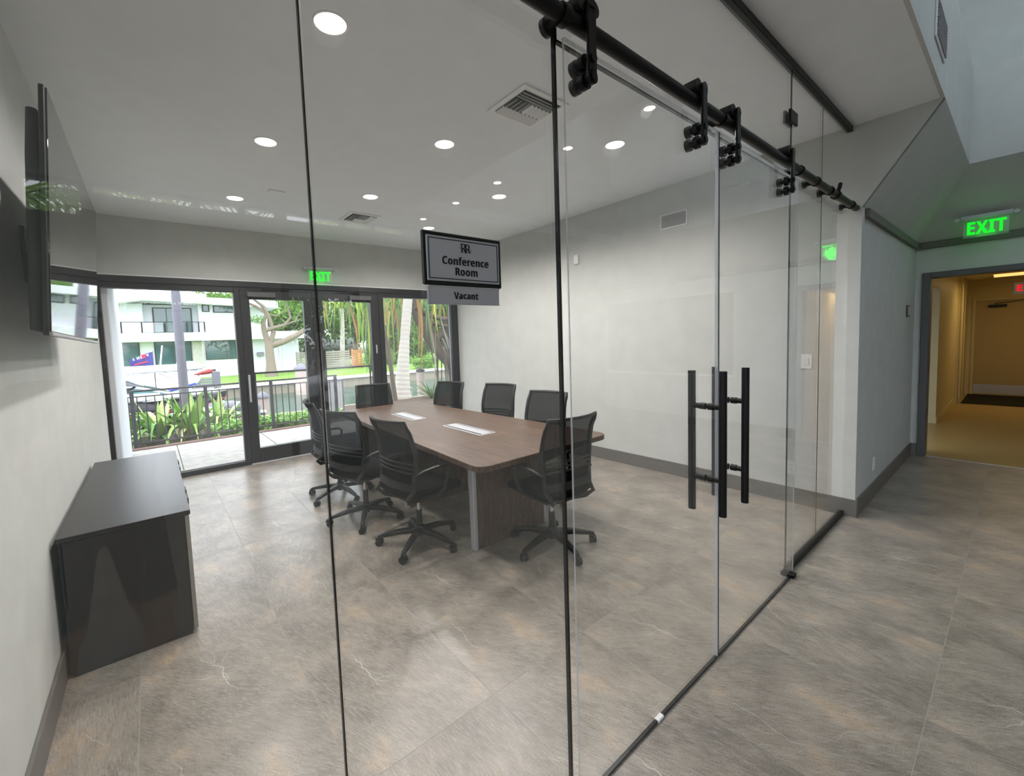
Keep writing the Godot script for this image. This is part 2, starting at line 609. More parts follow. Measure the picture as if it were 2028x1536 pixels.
func build_room() -> void:
	# floor
	var fl := struct("floor", "grey stone-look porcelain tile floor of room and lobby", "floor")
	part(fl, "grout_bed", MB.new().ab(Vector3(-6.6, -0.2, -D - 0.1), Vector3(L + 0.02, -0.0006, ZB), 0.0), M.grout)
	var meshes := {}
	var nx := 0
	for i in range(-5, 12):
		var x0 := -4.02 + 0.62 * i + 0.0015
		for k in range(-4, 6):
			var z0 := -1.75 + 1.215 * k + 0.0015
			var a := maxf(x0, -6.6)
			var b := minf(x0 + 0.617, L + 0.02)
			var c := maxf(z0, -D + 0.02)
			var d := minf(z0 + 1.212, ZB)
			if b - a < 0.03 or d - c < 0.03: continue
			if c < 0.0 and b < -WL - 0.02: continue
			if a > 0.16 and d < 0.06: continue
			var key := "%.3f %.3f" % [b - a, d - c]
			if not meshes.has(key): meshes[key] = tile_mesh(b - a, d - c)
			var t := inst("tile", meshes[key], M["stone%d" % (absi(i * 7 + k * 5) % 3)], fl)
			t.position = Vector3(a, 0, c)
			if (i * 3 + k * 5) % 2 and b - a > 0.616 and d - c > 1.211:
				t.rotation.y = PI
				t.position = Vector3(b, 0, d)
			nx += 1
	# walls
	var wl := struct("wall_left", "off-white painted wall carrying the television", "wall")
	part(wl, "plaster", MB.new().ab(Vector3(-WL - 0.15, -0.2, -D), Vector3(-WL, H + 0.1, 0.05), 0.0), M.wall)
	part(wl, "baseboard", MB.new().ab(Vector3(-WL, 0, -D + 0.06), Vector3(-WL + 0.014, 0.145, 0.0), 0.002), M.trim_grey)
	var wr := struct("wall_right", "off-white painted side wall of the conference room", "wall")
	part(wr, "plaster", MB.new().ab(Vector3(0, -0.2, -D - 0.1), Vector3(0.14, H, E), 0.0), M.wall)
	part(wr, "baseboard", MB.new().ab(Vector3(-0.014, 0, -D + 0.1), Vector3(0, 0.143, E + 0.014), 0.002), M.trim_grey)
	var wf := struct("wall_front", "off-white lobby wall between glass and corridor doorway", "wall")
	part(wf, "plaster", MB.new().ab(Vector3(0.14, -0.2, E - 0.12), Vector3(L + 0.12, HT, E), 0.0), M.wall)
	part(wf, "baseboard", MB.new().ab(Vector3(0, 0, E), Vector3(L, 0.143, E + 0.014), 0.002), M.trim_grey)
	part(wf, "cornice_trim", MB.new().ab(Vector3(0.093, HT - 0.075, E), Vector3(L, HT, E + 0.03), 0.004), M.trim_grey)
	# end wall of the lobby with doorway
	var we := struct("wall_end", "off-white lobby end wall with grey framed corridor doorway", "wall")
	var b := MB.new()
	b.ab(Vector3(L, -0.2, E - 0.12), Vector3(L + 0.12, HT, 0.155), 0.0)
	b.ab(Vector3(L, 2.13, 0.155), Vector3(L + 0.12, HT, 1.01), 0.0)
	b.ab(Vector3(L, -0.2, 1.01), Vector3(L + 0.12, HT, 1.95), 0.0)
	b.ab(Vector3(L, -0.2, 1.95), Vector3(L + 0.12, 0.87, 4.25), 0.0)
	b.ab(Vector3(L, 2.18, 1.95), Vector3(L + 0.12, HT, 4.25), 0.0)
	b.ab(Vector3(L, -0.2, 4.25), Vector3(L + 0.12, HT, ZB + 0.1), 0.0)
	part(we, "plaster", b, M.wall)
	part(we, "cornice_trim", MB.new().ab(Vector3(L - 0.03, HT - 0.075, E + 0.03), Vector3(L, HT, ZB), 0.004), M.trim_grey)
	part(we, "baseboard", MB.new().ab(Vector3(L - 0.014, 0, E + 0.014), Vector3(L, 0.143, 0.11), 0.002), M.trim_grey)
	part(we, "baseboard", MB.new().ab(Vector3(L - 0.014, 0, 1.055), Vector3(L, 0.143, ZB), 0.002), M.trim_grey)
	var df := MB.new()
	df.ab(Vector3(L - 0.03, 0, 0.11), Vector3(L + 0.15, 2.165, 0.18), 0.004)
	df.ab(Vector3(L - 0.03, 0, 0.985), Vector3(L + 0.15, 2.165, 1.055), 0.004)
	df.ab(Vector3(L - 0.03, 2.1, 0.18), Vector3(L + 0.15, 2.165, 0.985), 0.004)
	part(we, "door_frame", df, M.trim_dark)
	# reception hatch in the end wall, seen only as a reflection
	var hatch := struct("window_3", "grey reception hatch panel in the lobby end wall", "window")
	part(hatch, "shutter", MB.new().ab(Vector3(L + 0.04, 0.87, 1.95), Vector3(L + 0.08, 2.18, 4.25), 0.0), M.trim_grey)
	part(hatch, "sill", MB.new().ab(Vector3(L - 0.06, 0.85, 1.93), Vector3(L + 0.04, 0.885, 4.27), 0.003), M.trim_white)
	# remaining lobby walls
	var wb := struct("wall_lobby_back", "off-white lobby wall with entrance doors and high windows", "wall")
	b = MB.new()
	b.ab(Vector3(-6.6, -0.2, ZB), Vector3(-3.25, 2.85, ZB + 0.12), 0.0)
	b.ab(Vector3(-2.3, -0.2, ZB), Vector3(L, 2.85, ZB + 0.12), 0.0)
	b.ab(Vector3(-3.25, 2.36, ZB), Vector3(-2.3, 2.85, ZB + 0.12), 0.0)
	b.ab(Vector3(-6.6, 3.13, ZB), Vector3(L, H + 0.05, ZB + 0.12), 0.0)
	b.ab(Vector3(-4.80, 2.85, ZB), Vector3(L, 3.055, ZB + 0.12), 0.0)
	var cuts := [-6.6, -6.32, -5.95, -5.9, -5.38, -5.25, -4.89, -4.80, -4.43, -4.38, -4.03, -3.975, -3.62, -3.56, -3.25, -3.135, -2.86, -2.83, -2.5, -2.45, -2.1, -2.05, -1.66, L]
	for k in range(0, cuts.size(), 2):
		b.ab(Vector3(cuts[k], 2.85 if cuts[k] < -4.85 else 3.055, ZB), Vector3(cuts[k + 1], 3.13, ZB + 0.12), 0.0)
	part(wb, "plaster", b, M.wall)
	for k in range(1, cuts.size() - 1, 2):
		var gp := pane(wb, Vector3(cuts[k], 2.85 if cuts[k] < -4.85 else 3.055, ZB + 0.05), Vector3(cuts[k + 1], 3.13, ZB + 0.056), M.glass)
		gp.name = "clerestory_pane"
	var en := struct("door_4", "dark framed glass entrance door behind the camera", "door")
	for q in [[-3.25, -2.3]]:
		var fr := MB.new()
		fr.ab(Vector3(q[0], 0, ZB + 0.02), Vector3(q[0] + 0.09, 2.36, ZB + 0.08), 0.003)
		fr.ab(Vector3(q[1] - 0.09, 0, ZB + 0.02), Vector3(q[1], 2.36, ZB + 0.08), 0.003)
		fr.ab(Vector3(q[0] + 0.09, 0, ZB + 0.02), Vector3(q[1] - 0.09, 0.2, ZB + 0.08), 0.003)
		fr.ab(Vector3(q[0] + 0.09, 2.25, ZB + 0.02), Vector3(q[1] - 0.09, 2.36, ZB + 0.08), 0.003)
		part(en, "door_frame", fr, M.frame)
		pane(en, Vector3(q[0] + 0.08, 0.19, ZB + 0.05), Vector3(q[1] - 0.08, 2.26, ZB + 0.056), M.glass)
	var wlb := struct("wall_lobby_left", "off-white lobby wall behind the camera", "wall")
	part(wlb, "plaster", MB.new().ab(Vector3(-6.72, -0.2, 0.05), Vector3(-6.6, H + 0.05, 0.5), 0.0).ab(Vector3(-6.72, -0.2, 3.9), Vector3(-6.6, H + 0.05, ZB + 0.12), 0.0).ab(Vector3(-6.72, 2.6, 0.5), Vector3(-6.6, H + 0.05, 3.9), 0.0).ab(Vector3(-6.72, -0.2, 0.5), Vector3(-6.6, 0.08, 3.9), 0.0).ab(Vector3(-6.72, -0.2, -0.08), Vector3(-WL - 0.15, H + 0.05, 0.05), 0.0), M.wall)
	var lwn := struct("window_5", "large dark framed lobby window left of the camera", "window")
	for k in 3:
		var z0 := 0.5 + k * 3.4 / 3.0
		var z1 := z0 + 3.4 / 3.0
		pane(lwn, Vector3(-6.665, 0.08, z0), Vector3(-6.659, 2.6, z1), M.glass)
		part(lwn, "mullion", MB.new().ab(Vector3(-6.70, 0.08, z0 - 0.03), Vector3(-6.62, 2.6, z0 + 0.03), 0.003), M.frame)
	# ceiling with a skylight well over the lobby
	var ce := struct("ceiling", "flat white plaster ceiling with a skylight well over the lobby", "ceiling")
	b = MB.new()
	b.ab(Vector3(-6.72, H, -D - 0.1), Vector3(0.0, H + 0.15, WZ0 - 0.02), 0.0)
	b.ab(Vector3(-6.72, H, WZ0 - 0.02), Vector3(WX0, H + 0.15, ZB + 0.12), 0.0)
	b.ab(Vector3(WX0, H, WZ1), Vector3(WX1, H + 0.15, ZB + 0.12), 0.0)
	part(ce, "plaster", b, M.ceiling)
	b = MB.new()
	b.flat()
	b.quad(Vector3(0, HT, E), Vector3(L, HT, E), Vector3(WX1, H, WZ0), Vector3(0, H, WZ0), Vector3(0, -1, 1))
	b.quad(Vector3(0, HT + 0.1, E - 0.1), Vector3(L, HT + 0.1, E - 0.1), Vector3(WX1, H + 0.1, WZ0 - 0.1), Vector3(0, H + 0.1, WZ0 - 0.1), Vector3(0, 1, -1))
	b.quad(Vector3(L, HT, E), Vector3(L, HT, ZB), Vector3(WX1, H, ZB), Vector3(WX1, H, WZ0), Vector3(-1, -1, 0))
	b.quad(Vector3(L + 0.1, HT + 0.1, E), Vector3(L + 0.1, HT + 0.1, ZB + 0.12), Vector3(WX1 + 0.1, H + 0.1, ZB + 0.12), Vector3(WX1 + 0.1, H + 0.1, E), Vector3(1, 1, 0))
	b.ab(Vector3(L, HT, E - 0.12), Vector3(L + 0.12, HT + 0.12, ZB + 0.12), 0.0)
	part(ce, "sloped_plaster", b, M.wall)
	b = MB.new()
	b.prism(PackedVector2Array([Vector2(-E, HT), Vector2(-E, H), Vector2(-WZ0, H)]), Transform3D(Basis(Vector3(0, 0, -1), Vector3.UP, Vector3.RIGHT), Vector3.ZERO), 0.05)
	part(ce, "gusset_wall", b, M.wall)
	b = MB.new()
	b.ab(Vector3(WX0, H, WZ0 - 0.02), Vector3(0.0, WELL, WZ0), 0.0)
	b.ab(Vector3(0.0, H + 0.001, WZ0 - 0.1), Vector3(WX1 + 0.1, WELL, WZ0), 0.0)
	b.ab(Vector3(WX1, H + 0.001, WZ0), Vector3(WX1 + 0.1, WELL, WZ1), 0.0)
	b.ab(Vector3(WX0 - 0.1, H + 0.15, WZ0), Vector3(WX0, WELL, WZ1), 0.0)
	b.ab(Vector3(WX0 - 0.1, H + 0.15, WZ1), Vector3(WX1 + 0.1, WELL, WZ1 + 0.1), 0.0)
	part(ce, "well_plaster", b, M.wall)
	# the shaft steps back above the well and rises to the skylight
	b = MB.new()
	var o := 0.45
	b.ab(Vector3(WX0 - o - 0.1, WELL - 0.06, WZ0 - o - 0.1), Vector3(WX1 + o + 0.1, WELL, WZ0 - 0.1), 0.0)
	b.ab(Vector3(WX0 - o - 0.1, WELL - 0.06, WZ1 + 0.1), Vector3(WX1 + o + 0.1, WELL, WZ1 + o + 0.1), 0.0)
	b.ab(Vector3(WX1 + 0.1, WELL - 0.06, WZ0 - 0.1), Vector3(WX1 + o + 0.1, WELL, WZ1 + 0.1), 0.0)
	b.ab(Vector3(WX0 - o - 0.1, WELL - 0.06, WZ0 - 0.1), Vector3(WX0 - 0.1, WELL, WZ1 + 0.1), 0.0)
	b.ab(Vector3(WX0 - o - 0.1, WELL, WZ0 - o - 0.1), Vector3(WX1 + o + 0.1, 5.6, WZ0 - o), 0.0)
	b.ab(Vector3(WX0 - o - 0.1, WELL, WZ1 + o), Vector3(WX1 + o + 0.1, 5.6, WZ1 + o + 0.1), 0.0)
	b.ab(Vector3(WX1 + o, WELL, WZ0 - o), Vector3(WX1 + o + 0.1, 5.6, WZ1 + o), 0.0)
	b.ab(Vector3(WX0 - o - 0.1, WELL, WZ0 - o), Vector3(WX0 - o, 5.6, WZ1 + o), 0.0)
	b.ab(Vector3(1.82, 5.6, WZ0 - o - 0.1), Vector3(WX1 + o + 0.1, 5.7, WZ1 + o + 0.1), 0.0)
	part(ce, "shaft_plaster", b, M.wall)
	var sk := struct("window_4", "translucent skylight panels over the lobby well", "skylight")
	var sw := (1.85 - WX0 + o) / 4.0
	for k in 4:
		var x0 := WX0 - o + k * sw
		part(sk, "panel", MB.new().ab(Vector3(x0 + 0.03, 5.62, WZ0 - o), Vector3(x0 + sw - 0.03, 5.63, WZ1 + o), 0.0), M.skylight)
	for k in 5:
		var x0 := WX0 - o + k * sw
		part(sk, "glazing_bar", MB.new().ab(Vector3(x0 - 0.03, 5.6, WZ0 - o - 0.1), Vector3(x0 + 0.03, 5.68, WZ1 + o + 0.1), 0.003), M.trim_white)

# ------------------------------------------------------------------ storefront wall
func pane(parent: Node, a: Vector3, b: Vector3, m: Material) -> MeshInstance3D:
	var bm := BoxMesh.new()
	bm.size = (b - a).abs()
	var o := inst("pane", bm, m, parent)
	o.position = (a + b) * 0.5
	return o

func build_storefront() -> void:
	var z0 := -D - 0.1
	var z1 := -D
	var wb := struct("wall_back", "beige-grey lintel wall above the dark storefront", "wall")
	part(wb, "plaster", MB.new().ab(Vector3(-WL - 0.15, 2.474, z0), Vector3(0.14, H + 0.1, z1), 0.0), M.wall)
	part(wb, "drip_bead", MB.new().ab(Vector3(-WL, 2.474, z1), Vector3(0, 2.492, z1 + 0.012), 0.002), M.trim_white)
	part(wb, "header_frame", MB.new().ab(Vector3(-WL, 2.40, z0), Vector3(0, 2.474, z1 + 0.03), 0.003), M.frame)
	var mk_win := func(called: String, label: String, xa: float, xb: float, fl: float, fr: float) -> void:
		var w := struct(called, label, "window")
		part(w, "frame_head", MB.new().ab(Vector3(xa + fl, 2.335, z0), Vector3(xb - fr, 2.40, z1 + 0.01), 0.003), M.frame)
		part(w, "frame_sill", MB.new().ab(Vector3(xa + fl, 0, z0), Vector3(xb - fr, 0.062, z1 + 0.02), 0.003), M.frame)
		part(w, "frame_jamb", MB.new().ab(Vector3(xa, 0, z0), Vector3(xa + fl, 2.40, z1 + 0.01), 0.003), M.frame)
		part(w, "frame_jamb", MB.new().ab(Vector3(xb - fr, 0, z0), Vector3(xb, 2.40, z1 + 0.01), 0.003), M.frame)
		pane(w, Vector3(xa + fl - 0.01, 0.05, -D - 0.055), Vector3(xb - fr + 0.01, 2.345, -D - 0.049), M.glass)
		var bd := MB.new()
		bd.ab(Vector3(xa + fl, 0.062, -D - 0.048), Vector3(xb - fr, 0.074, -D - 0.036), 0.001)
		bd.ab(Vector3(xb - fr - 0.01, 0.074, -D - 0.048), Vector3(xb - fr, 2.325, -D - 0.036), 0.001)
		bd.ab(Vector3(xa + fl, 2.325, -D - 0.048), Vector3(xb - fr, 2.335, -D - 0.036), 0.001)
		part(w, "glazing_bead", bd, M.brushed)
	mk_win.call("window_1", "tall fixed storefront window beside the television wall", -WL, -3.51, 0.045, 0.065)
	mk_win.call("window_2", "tall fixed storefront window beside the plain side wall", -1.545, 0.0, 0.085, 0.15)
	var mk_door := func(called: String, label: String, xa: float, xb: float, ga: float, gb: float, hinge_left: bool) -> void:
		var w := struct(called, label, "door")
		part(w, "stile", MB.new().ab(Vector3(xa, 0.01, z0 + 0.02), Vector3(ga, 2.365, z1 + 0.005), 0.003), M.frame)
		part(w, "stile", MB.new().ab(Vector3(gb, 0.01, z0 + 0.02), Vector3(xb, 2.365, z1 + 0.005), 0.003), M.frame)
		part(w, "top_rail", MB.new().ab(Vector3(ga, 2.245, z0 + 0.02), Vector3(gb, 2.365, z1 + 0.005), 0.003), M.frame)
		part(w, "bottom_rail", MB.new().ab(Vector3(ga, 0.01, z0 + 0.02), Vector3(gb, 0.205, z1 + 0.005), 0.003), M.frame)
		pane(w, Vector3(ga - 0.01, 0.195, -D - 0.055), Vector3(gb + 0.01, 2.255, -D - 0.049), M.glass)
		var cx := ga - 0.03 if hinge_left else gb + 0.0
		var sg := 1.0 if hinge_left else -1.0
		var cl := part(w, "door_closer", MB.new().ab(Vector3(cx, 2.27, z1 + 0.005), Vector3(cx + sg * 0.35, 2.335, z1 + 0.065), 0.006), M.trim_dark)
		part(cl, "closer_arm", MB.new().bar(Vector3(cx + sg * 0.2, 2.345, z1 + 0.05), Vector3(cx + sg * 0.21, 2.388, z1 + 0.05), 0.018, 0.018).bar(Vector3(cx + sg * 0.18, 2.388, z1 + 0.05), Vector3(cx + sg * 0.55, 2.383, z1 + 0.045), 0.016, 0.014), M.black_metal)
		if hinge_left:
			var pl := part(w, "pull_handle", MB.new().cyl(Vector3(xa + 0.03, 0.86, z1 + 0.06), Vector3(xa + 0.03, 1.23, z1 + 0.06), 0.013), M.brushed)
			part(pl, "standoff", MB.new().cyl(Vector3(xa + 0.03, 0.92, z1), Vector3(xa + 0.03, 0.92, z1 + 0.06), 0.009).cyl(Vector3(xa + 0.03, 1.17, z1), Vector3(xa + 0.03, 1.17, z1 + 0.06), 0.009), M.brushed)
		else:
			part(w, "latch_plate", MB.new().ab(Vector3(xb - 0.075, 1.43, z1 + 0.005), Vector3(xb - 0.055, 1.565, z1 + 0.014), 0.002), M.brushed)
	mk_door.call("door_1", "left leaf of the dark framed glass exit doors", -3.505, -2.585, -3.395, -2.70, true)
	mk_door.call("door_2", "right leaf of the dark framed glass exit doors", -2.578, -1.55, -2.425, -1.68, false)
	part(wb, "threshold", MB.new().ab(Vector3(-3.51, -0.01, z0 - 0.05), Vector3(-1.545, 0.01, z1 + 0.03), 0.003), M.silver_paint)
	part(wb, "door_head_frame", MB.new().ab(Vector3(-3.51, 2.365, z0), Vector3(-1.545, 2.40, z1 + 0.01), 0.002), M.frame)
	exit_sign("green lit exit sign above the dark glass doors", Vector3(-2.45, 2.735, -D), Basis(), "exit_sign", 0.34, M.exit_green, "EXIT")

func exit_sign(label: String, at: Vector3, bs: Basis, called: String, w: float, lit: Material, word: String) -> void:   # edge-lit: housing bar, hanging clear plate, green letters; at = middle of the bar's top, wall side
	var t := thing(called, label, "exit sign", at)
	t.basis = bs
	var font := SystemFont.new()
	font.font_names = PackedStringArray(["Droid Sans"])
	font.font_weight = 700
	part(t, "housing", MB.new().box(Vector3(0, -0.022, 0.035), Vector3(w + 0.05, 0.044, 0.07), 0.006), M.silver_paint)
	part(t, "spot_socket", MB.new().cyl(Vector3(w * 0.5 + 0.045, -0.03, 0.03), Vector3(w * 0.5 + 0.045, -0.03, 0.075), 0.022, 0.02, 14), M.brushed)
	part(t, "spot_socket", MB.new().cyl(Vector3(-w * 0.5 - 0.045, -0.03, 0.03), Vector3(-w * 0.5 - 0.045, -0.03, 0.075), 0.022, 0.02, 14), M.brushed)
	var bm := BoxMesh.new()
	bm.size = Vector3(w, 0.185, 0.007)
	var pl := inst("clear_plate", bm, M.acrylic, t)
	pl.position = Vector3(0, -0.137, 0.04)
	var tx := lettering(t, "letters", word, 0.178, font, Vector3(0, -0.137, 0.0465), lit, Basis().scaled(Vector3(w / 0.42, 1.0, 1.0)), 0.003)
	tx.set_meta("label", "glowing green letters EXIT")
	var gl := OmniLight3D.new()
	gl.name = "glow"
	gl.position = Vector3(0, -0.2, 0.14)
	gl.light_color = Color(0.1, 1.0, 0.25)
	gl.light_energy = 0.009
	gl.light_size = 0.08
	gl.omni_range = 8.0
	gl.omni_attenuation = 2.0
	gl.shadow_enabled = true
	t.add_child(gl)

# ------------------------------------------------------------------ glass partition and sliding doors
func build_partition() -> void:
	var gt := 0.012
	var fixed := func(called: String, label: String, x0: float, x1: float, y0: float, y1: float, edges: Array) -> Node3D:
		var t := thing(called, label, "glass partition", Vector3((x0 + x1) * 0.5, y0, GZ), 0.0, "fixed panes of the glass partition")
		var bm := BoxMesh.new()
		bm.size = Vector3(x1 - x0, y1 - y0, gt)
		inst("pane", bm, M.glass, t).position = Vector3(0, (y1 - y0) * 0.5, 0)
		var hw := (x1 - x0) * 0.5
		var hh := y1 - y0
		for e in edges:   # edge seals: side, width, material
			match e[0]:
				"l": part(t, "edge_seal", MB.new().box(Vector3(-hw - e[1] * 0.5, hh * 0.5, 0), Vector3(e[1], hh, e[3] if e.size() > 3 else gt + 0.001), 0.0), e[2])
				"r": part(t, "edge_seal", MB.new().box(Vector3(hw + e[1] * 0.5, hh * 0.5, 0), Vector3(e[1], hh, e[3] if e.size() > 3 else gt + 0.001), 0.0), e[2])
				"b": part(t, "edge_seal", MB.new().box(Vector3(0, -e[1] * 0.5, 0), Vector3(hw * 2.0, e[1], gt + 0.001), 0.0), e[2])
		return t
	var top := H - 0.03
	fixed.call("glass_partition", "clear glass pane between the left wall and the first joint", -WL + 0.005, -4.213, 0.004, top, [["r", 0.004, M.black, 0.005]])
	fixed.call("glass_partition", "clear glass pane carrying the conference room sign", -4.207, -3.468, 0.004, top, [["r", 0.008, M.glass_edge]])
	fixed.call("glass_partition", "long glass transom pane above the sliding doors", -3.455, -1.385, 2.475, top, [["b", 0.006, M.glass_edge], ["l", 0.003, M.glass_edge]])
	fixed.call("glass_partition", "narrow floor-to-ceiling glass pane beside the sliding door end", -1.365, -0.733, 0.03, top, [["l", 0.005, M.glass_edge, 0.008]])
	fixed.call("glass_partition", "narrow floor-to-ceiling glass pane against the side wall", -0.727, -0.006, 0.03, top, [["l", 0.005, M.black, 0.004]])
	var ch := thing("ceiling_channel", "black metal channel holding the glass along the ceiling", "channel", Vector3(-2.47, H, GZ))
	part(ch, "channel", MB.new().box(Vector3(0, -0.022, 0), Vector3(4.93, 0.044, 0.04), 0.003), M.black_metal)
	var fc := thing("floor_channel", "black metal channel under the fixed glass on the floor", "channel", Vector3(-0.68, 0, GZ))
	part(fc, "channel", MB.new().box(Vector3(0, 0.02, 0), Vector3(1.32, 0.04, 0.034), 0.002), M.black_metal)
	var gd := thing("floor_guide", "small black floor guide at the end of the sliding door", "door guide", Vector3(-1.385, 0, -0.012))
	part(gd, "block", MB.new().box(Vector3(0, 0.013, 0), Vector3(0.05, 0.026, 0.075), 0.004), M.black_metal)
	part(gd, "fin", MB.new().prism(PackedVector2Array([Vector2(-0.022, 0), Vector2(0.022, 0), Vector2(0.022, 0.06)]), Transform3D(Basis(), Vector3(0, 0.022, -0.006)), 0.01), M.black_metal)
	var wc := thing("door_sweep_clip", "tiny white clip on the floor under the sliding door", "clip", Vector3(-2.96, 0, 0.0))
	part(wc, "clip", MB.new().box(Vector3(0, 0.006, 0), Vector3(0.045, 0.012, 0.02), 0.003), M.trim_white)
	var cp := thing("glass_clamp", "square black clamp joining glass panes above the rail", "clamp", Vector3(-1.375, 2.83, GZ))
	part(cp, "clamp_plate", MB.new().box(Vector3(0, 0, 0.014), Vector3(0.12, 0.075, 0.014), 0.003), M.black_metal)
	part(cp, "clamp_plate", MB.new().box(Vector3(0, 0, -0.014), Vector3(0.12, 0.075, 0.014), 0.003), M.black_metal)

	# rail
	var ry := 2.512
	var rz := 0.012
	var rl := thing("sliding_door_rail", "round black rail above the sliding glass doors", "door rail", Vector3(-2.45, ry, rz))
	part(rl, "rail_tube", MB.new().cyl(Vector3(-2.46, 0, 0), Vector3(2.45, 0, 0), 0.024, -1, 20), M.black_metal)
	for x in [-4.5, -3.475, -2.42, -1.374, -1.05, -0.73, -0.156]:
		var xx: float = x + 2.45
		var co := part(rl, "rail_collar", MB.new().cyl(Vector3(xx - 0.014, 0, 0), Vector3(xx + 0.014, 0, 0), 0.03, -1, 20), M.black_metal)
		part(co, "standoff", MB.new().cyl(Vector3(xx, 0, -0.02), Vector3(xx, 0, GZ - rz - 0.012), 0.016, -1, 14).cyl(Vector3(xx, 0, GZ - rz - 0.006), Vector3(xx, 0, GZ - rz - 0.022), 0.028, -1, 18), M.black_metal)
	part(rl, "end_stop", MB.new().cyl(Vector3(2.45 - 0.60, 0, 0), Vector3(2.45 - 0.56, 0, 0), 0.032, -1, 18).tube([Vector3(1.87, 0.02, 0.01), Vector3(1.87, 0.05, 0.02), Vector3(1.885, 0.075, 0.02)], 0.013, 10), M.black_metal)

	# doors
	var door := func(label: String, x0: float, x1: float, rollers: Array, hx: float, seal_left: bool) -> void:
		var t := thing("sliding_glass_door", label, "glass door", Vector3((x0 + x1) * 0.5, 0.006, 0.0), 0.0, "pair of sliding glass doors")
		var hw := (x1 - x0) * 0.5
		var hh := 2.455
		var bm := BoxMesh.new()
		bm.size = Vector3(hw * 2.0, hh, gt)
		inst("pane", bm, M.glass, t).position = Vector3(0, hh * 0.5, 0)
		# meeting edge: clear brush on one leaf, dark edge on the other; far edge: bare ground edge
		var me := -hw if seal_left else hw
		if seal_left:
			part(t, "edge_seal", MB.new().box(Vector3(me, hh * 0.5, 0.003), Vector3(0.004, hh, 0.006), 0.0), M.glass_edge)
		else:
			part(t, "clear_edge_seal", MB.new().box(Vector3(me - 0.004, hh * 0.5, 0.0), Vector3(0.008, hh, gt + 0.001), 0.0), M.clear_seal)
		part(t, "edge_seal", MB.new().box(Vector3(-me, hh * 0.5, 0), Vector3(0.0025, hh, 0.004), 0.0), M.clear_seal)
		part(t, "bottom_seal", MB.new().box(Vector3(0, 0.002, 0), Vector3(hw * 2.0, 0.004, gt + 0.002), 0.0), M.glass_edge)
		part(t, "top_seal", MB.new().box(Vector3(0, hh - 0.001, 0), Vector3(hw * 2.0, 0.003, gt), 0.0), M.clear_seal)
		for rx in rollers:
			var x: float = rx - (x0 + x1) * 0.5
			var y0 := -0.006
			var hg := part(t, "roller_hanger", MB.new().box(Vector3(x, y0 + 2.455, 0.046), Vector3(0.042, 0.20, 0.011), 0.004).cyl(Vector3(x, y0 + 2.555, 0.0405), Vector3(x, y0 + 2.555, 0.0515), 0.021, -1, 18).cyl(Vector3(x, y0 + 2.352, 0.0405), Vector3(x, y0 + 2.352, 0.0515), 0.021, -1, 18), M.black_metal)
			for s in [-1, 1]:
				part(hg, "wheel", MB.new().cyl(Vector3(x + s * 0.026, y0 + 2.562, -0.014), Vector3(x + s * 0.026, y0 + 2.562, 0.038), 0.0255, -1, 20), M.black_plastic)
			for y in [2.405, 2.352]:
				part(hg, "clamp_knob", MB.new().cyl(Vector3(x, y0 + y, -0.03), Vector3(x, y0 + y, 0.045), 0.0115, -1, 14).cyl(Vector3(x, y0 + y, 0.008), Vector3(x, y0 + y, 0.026), 0.0245, -1, 18).cyl(Vector3(x, y0 + y, -0.026), Vector3(x, y0 + y, -0.008), 0.0245, -1, 18).cyl(Vector3(x, y0 + y, 0.045), Vector3(x, y0 + y, 0.057), 0.013, -1, 14), M.black_metal)
		var px: float = hx - (x0 + x1) * 0.5
		for s in [1.0, -1.0]:
			var h := part(t, "pull_bar", MB.new().cyl(Vector3(px, 0.745, s * 0.068), Vector3(px, 1.395, s * 0.068), 0.0165, -1, 20), M.black_metal)
			for y in [0.905, 1.235]:
				part(h, "standoff", MB.new().cyl(Vector3(px, y, s * 0.006), Vector3(px, y, s * 0.056), 0.0125, -1, 14).cyl(Vector3(px, y, s * 0.006), Vector3(px, y, s * 0.03), 0.0155, -1, 14), M.black_metal)
	door.call("left sliding glass door with black ladder pull handles", -3.46, -2.436, [-3.385, -2.663], -2.537, false)
	door.call("right sliding glass door with black ladder pull handles", -2.428, -1.352, [-2.335, -1.605], -2.295, true)

	# sign on the glass
	var sg := thing("room_sign", "black framed brushed metal sign reading Conference Room on the glass", "sign", Vector3(-3.837, 1.78, GZ + 0.006))
	part(sg, "backing_frame", MB.new().box(Vector3(0, 0, 0.004), Vector3(0.248, 0.13, 0.008), 0.003), M.black)
	part(sg, "plate", MB.new().box(Vector3(0, 0, 0.0088), Vector3(0.227, 0.109, 0.0025), 0.0006), M.brushed)
	var bo := MB.new()
	for s in [-1.0, 1.0]:
		bo.box(Vector3(s * 0.1075, 0, 0.0104), Vector3(0.0022, 0.099, 0.001), 0.0)
		bo.box(Vector3(0, s * 0.0485, 0.0104), Vector3(0.2172, 0.0022, 0.001), 0.0)
	part(sg, "border_line", bo, M.black)
	var sans := SystemFont.new()
	sans.font_names = PackedStringArray(["Droid Sans"])
	sans.font_weight = 700
	var serif := SystemFont.new()
	serif.font_names = PackedStringArray(["Droid Serif"])
	lettering(sg, "lettering", "Conference", 0.0268, sans, Vector3(0.003, -0.0035, 0.0105), M.black)
	lettering(sg, "lettering", "Room", 0.0268, sans, Vector3(0.003, -0.0295, 0.0105), M.black)
	lettering(sg, "monogram", "R", 0.03, serif, Vector3(-0.0045, 0.031, 0.0105), M.black)
	lettering(sg, "monogram", "R", 0.03, serif, Vector3(0.0085, 0.0305, 0.0105), M.black)
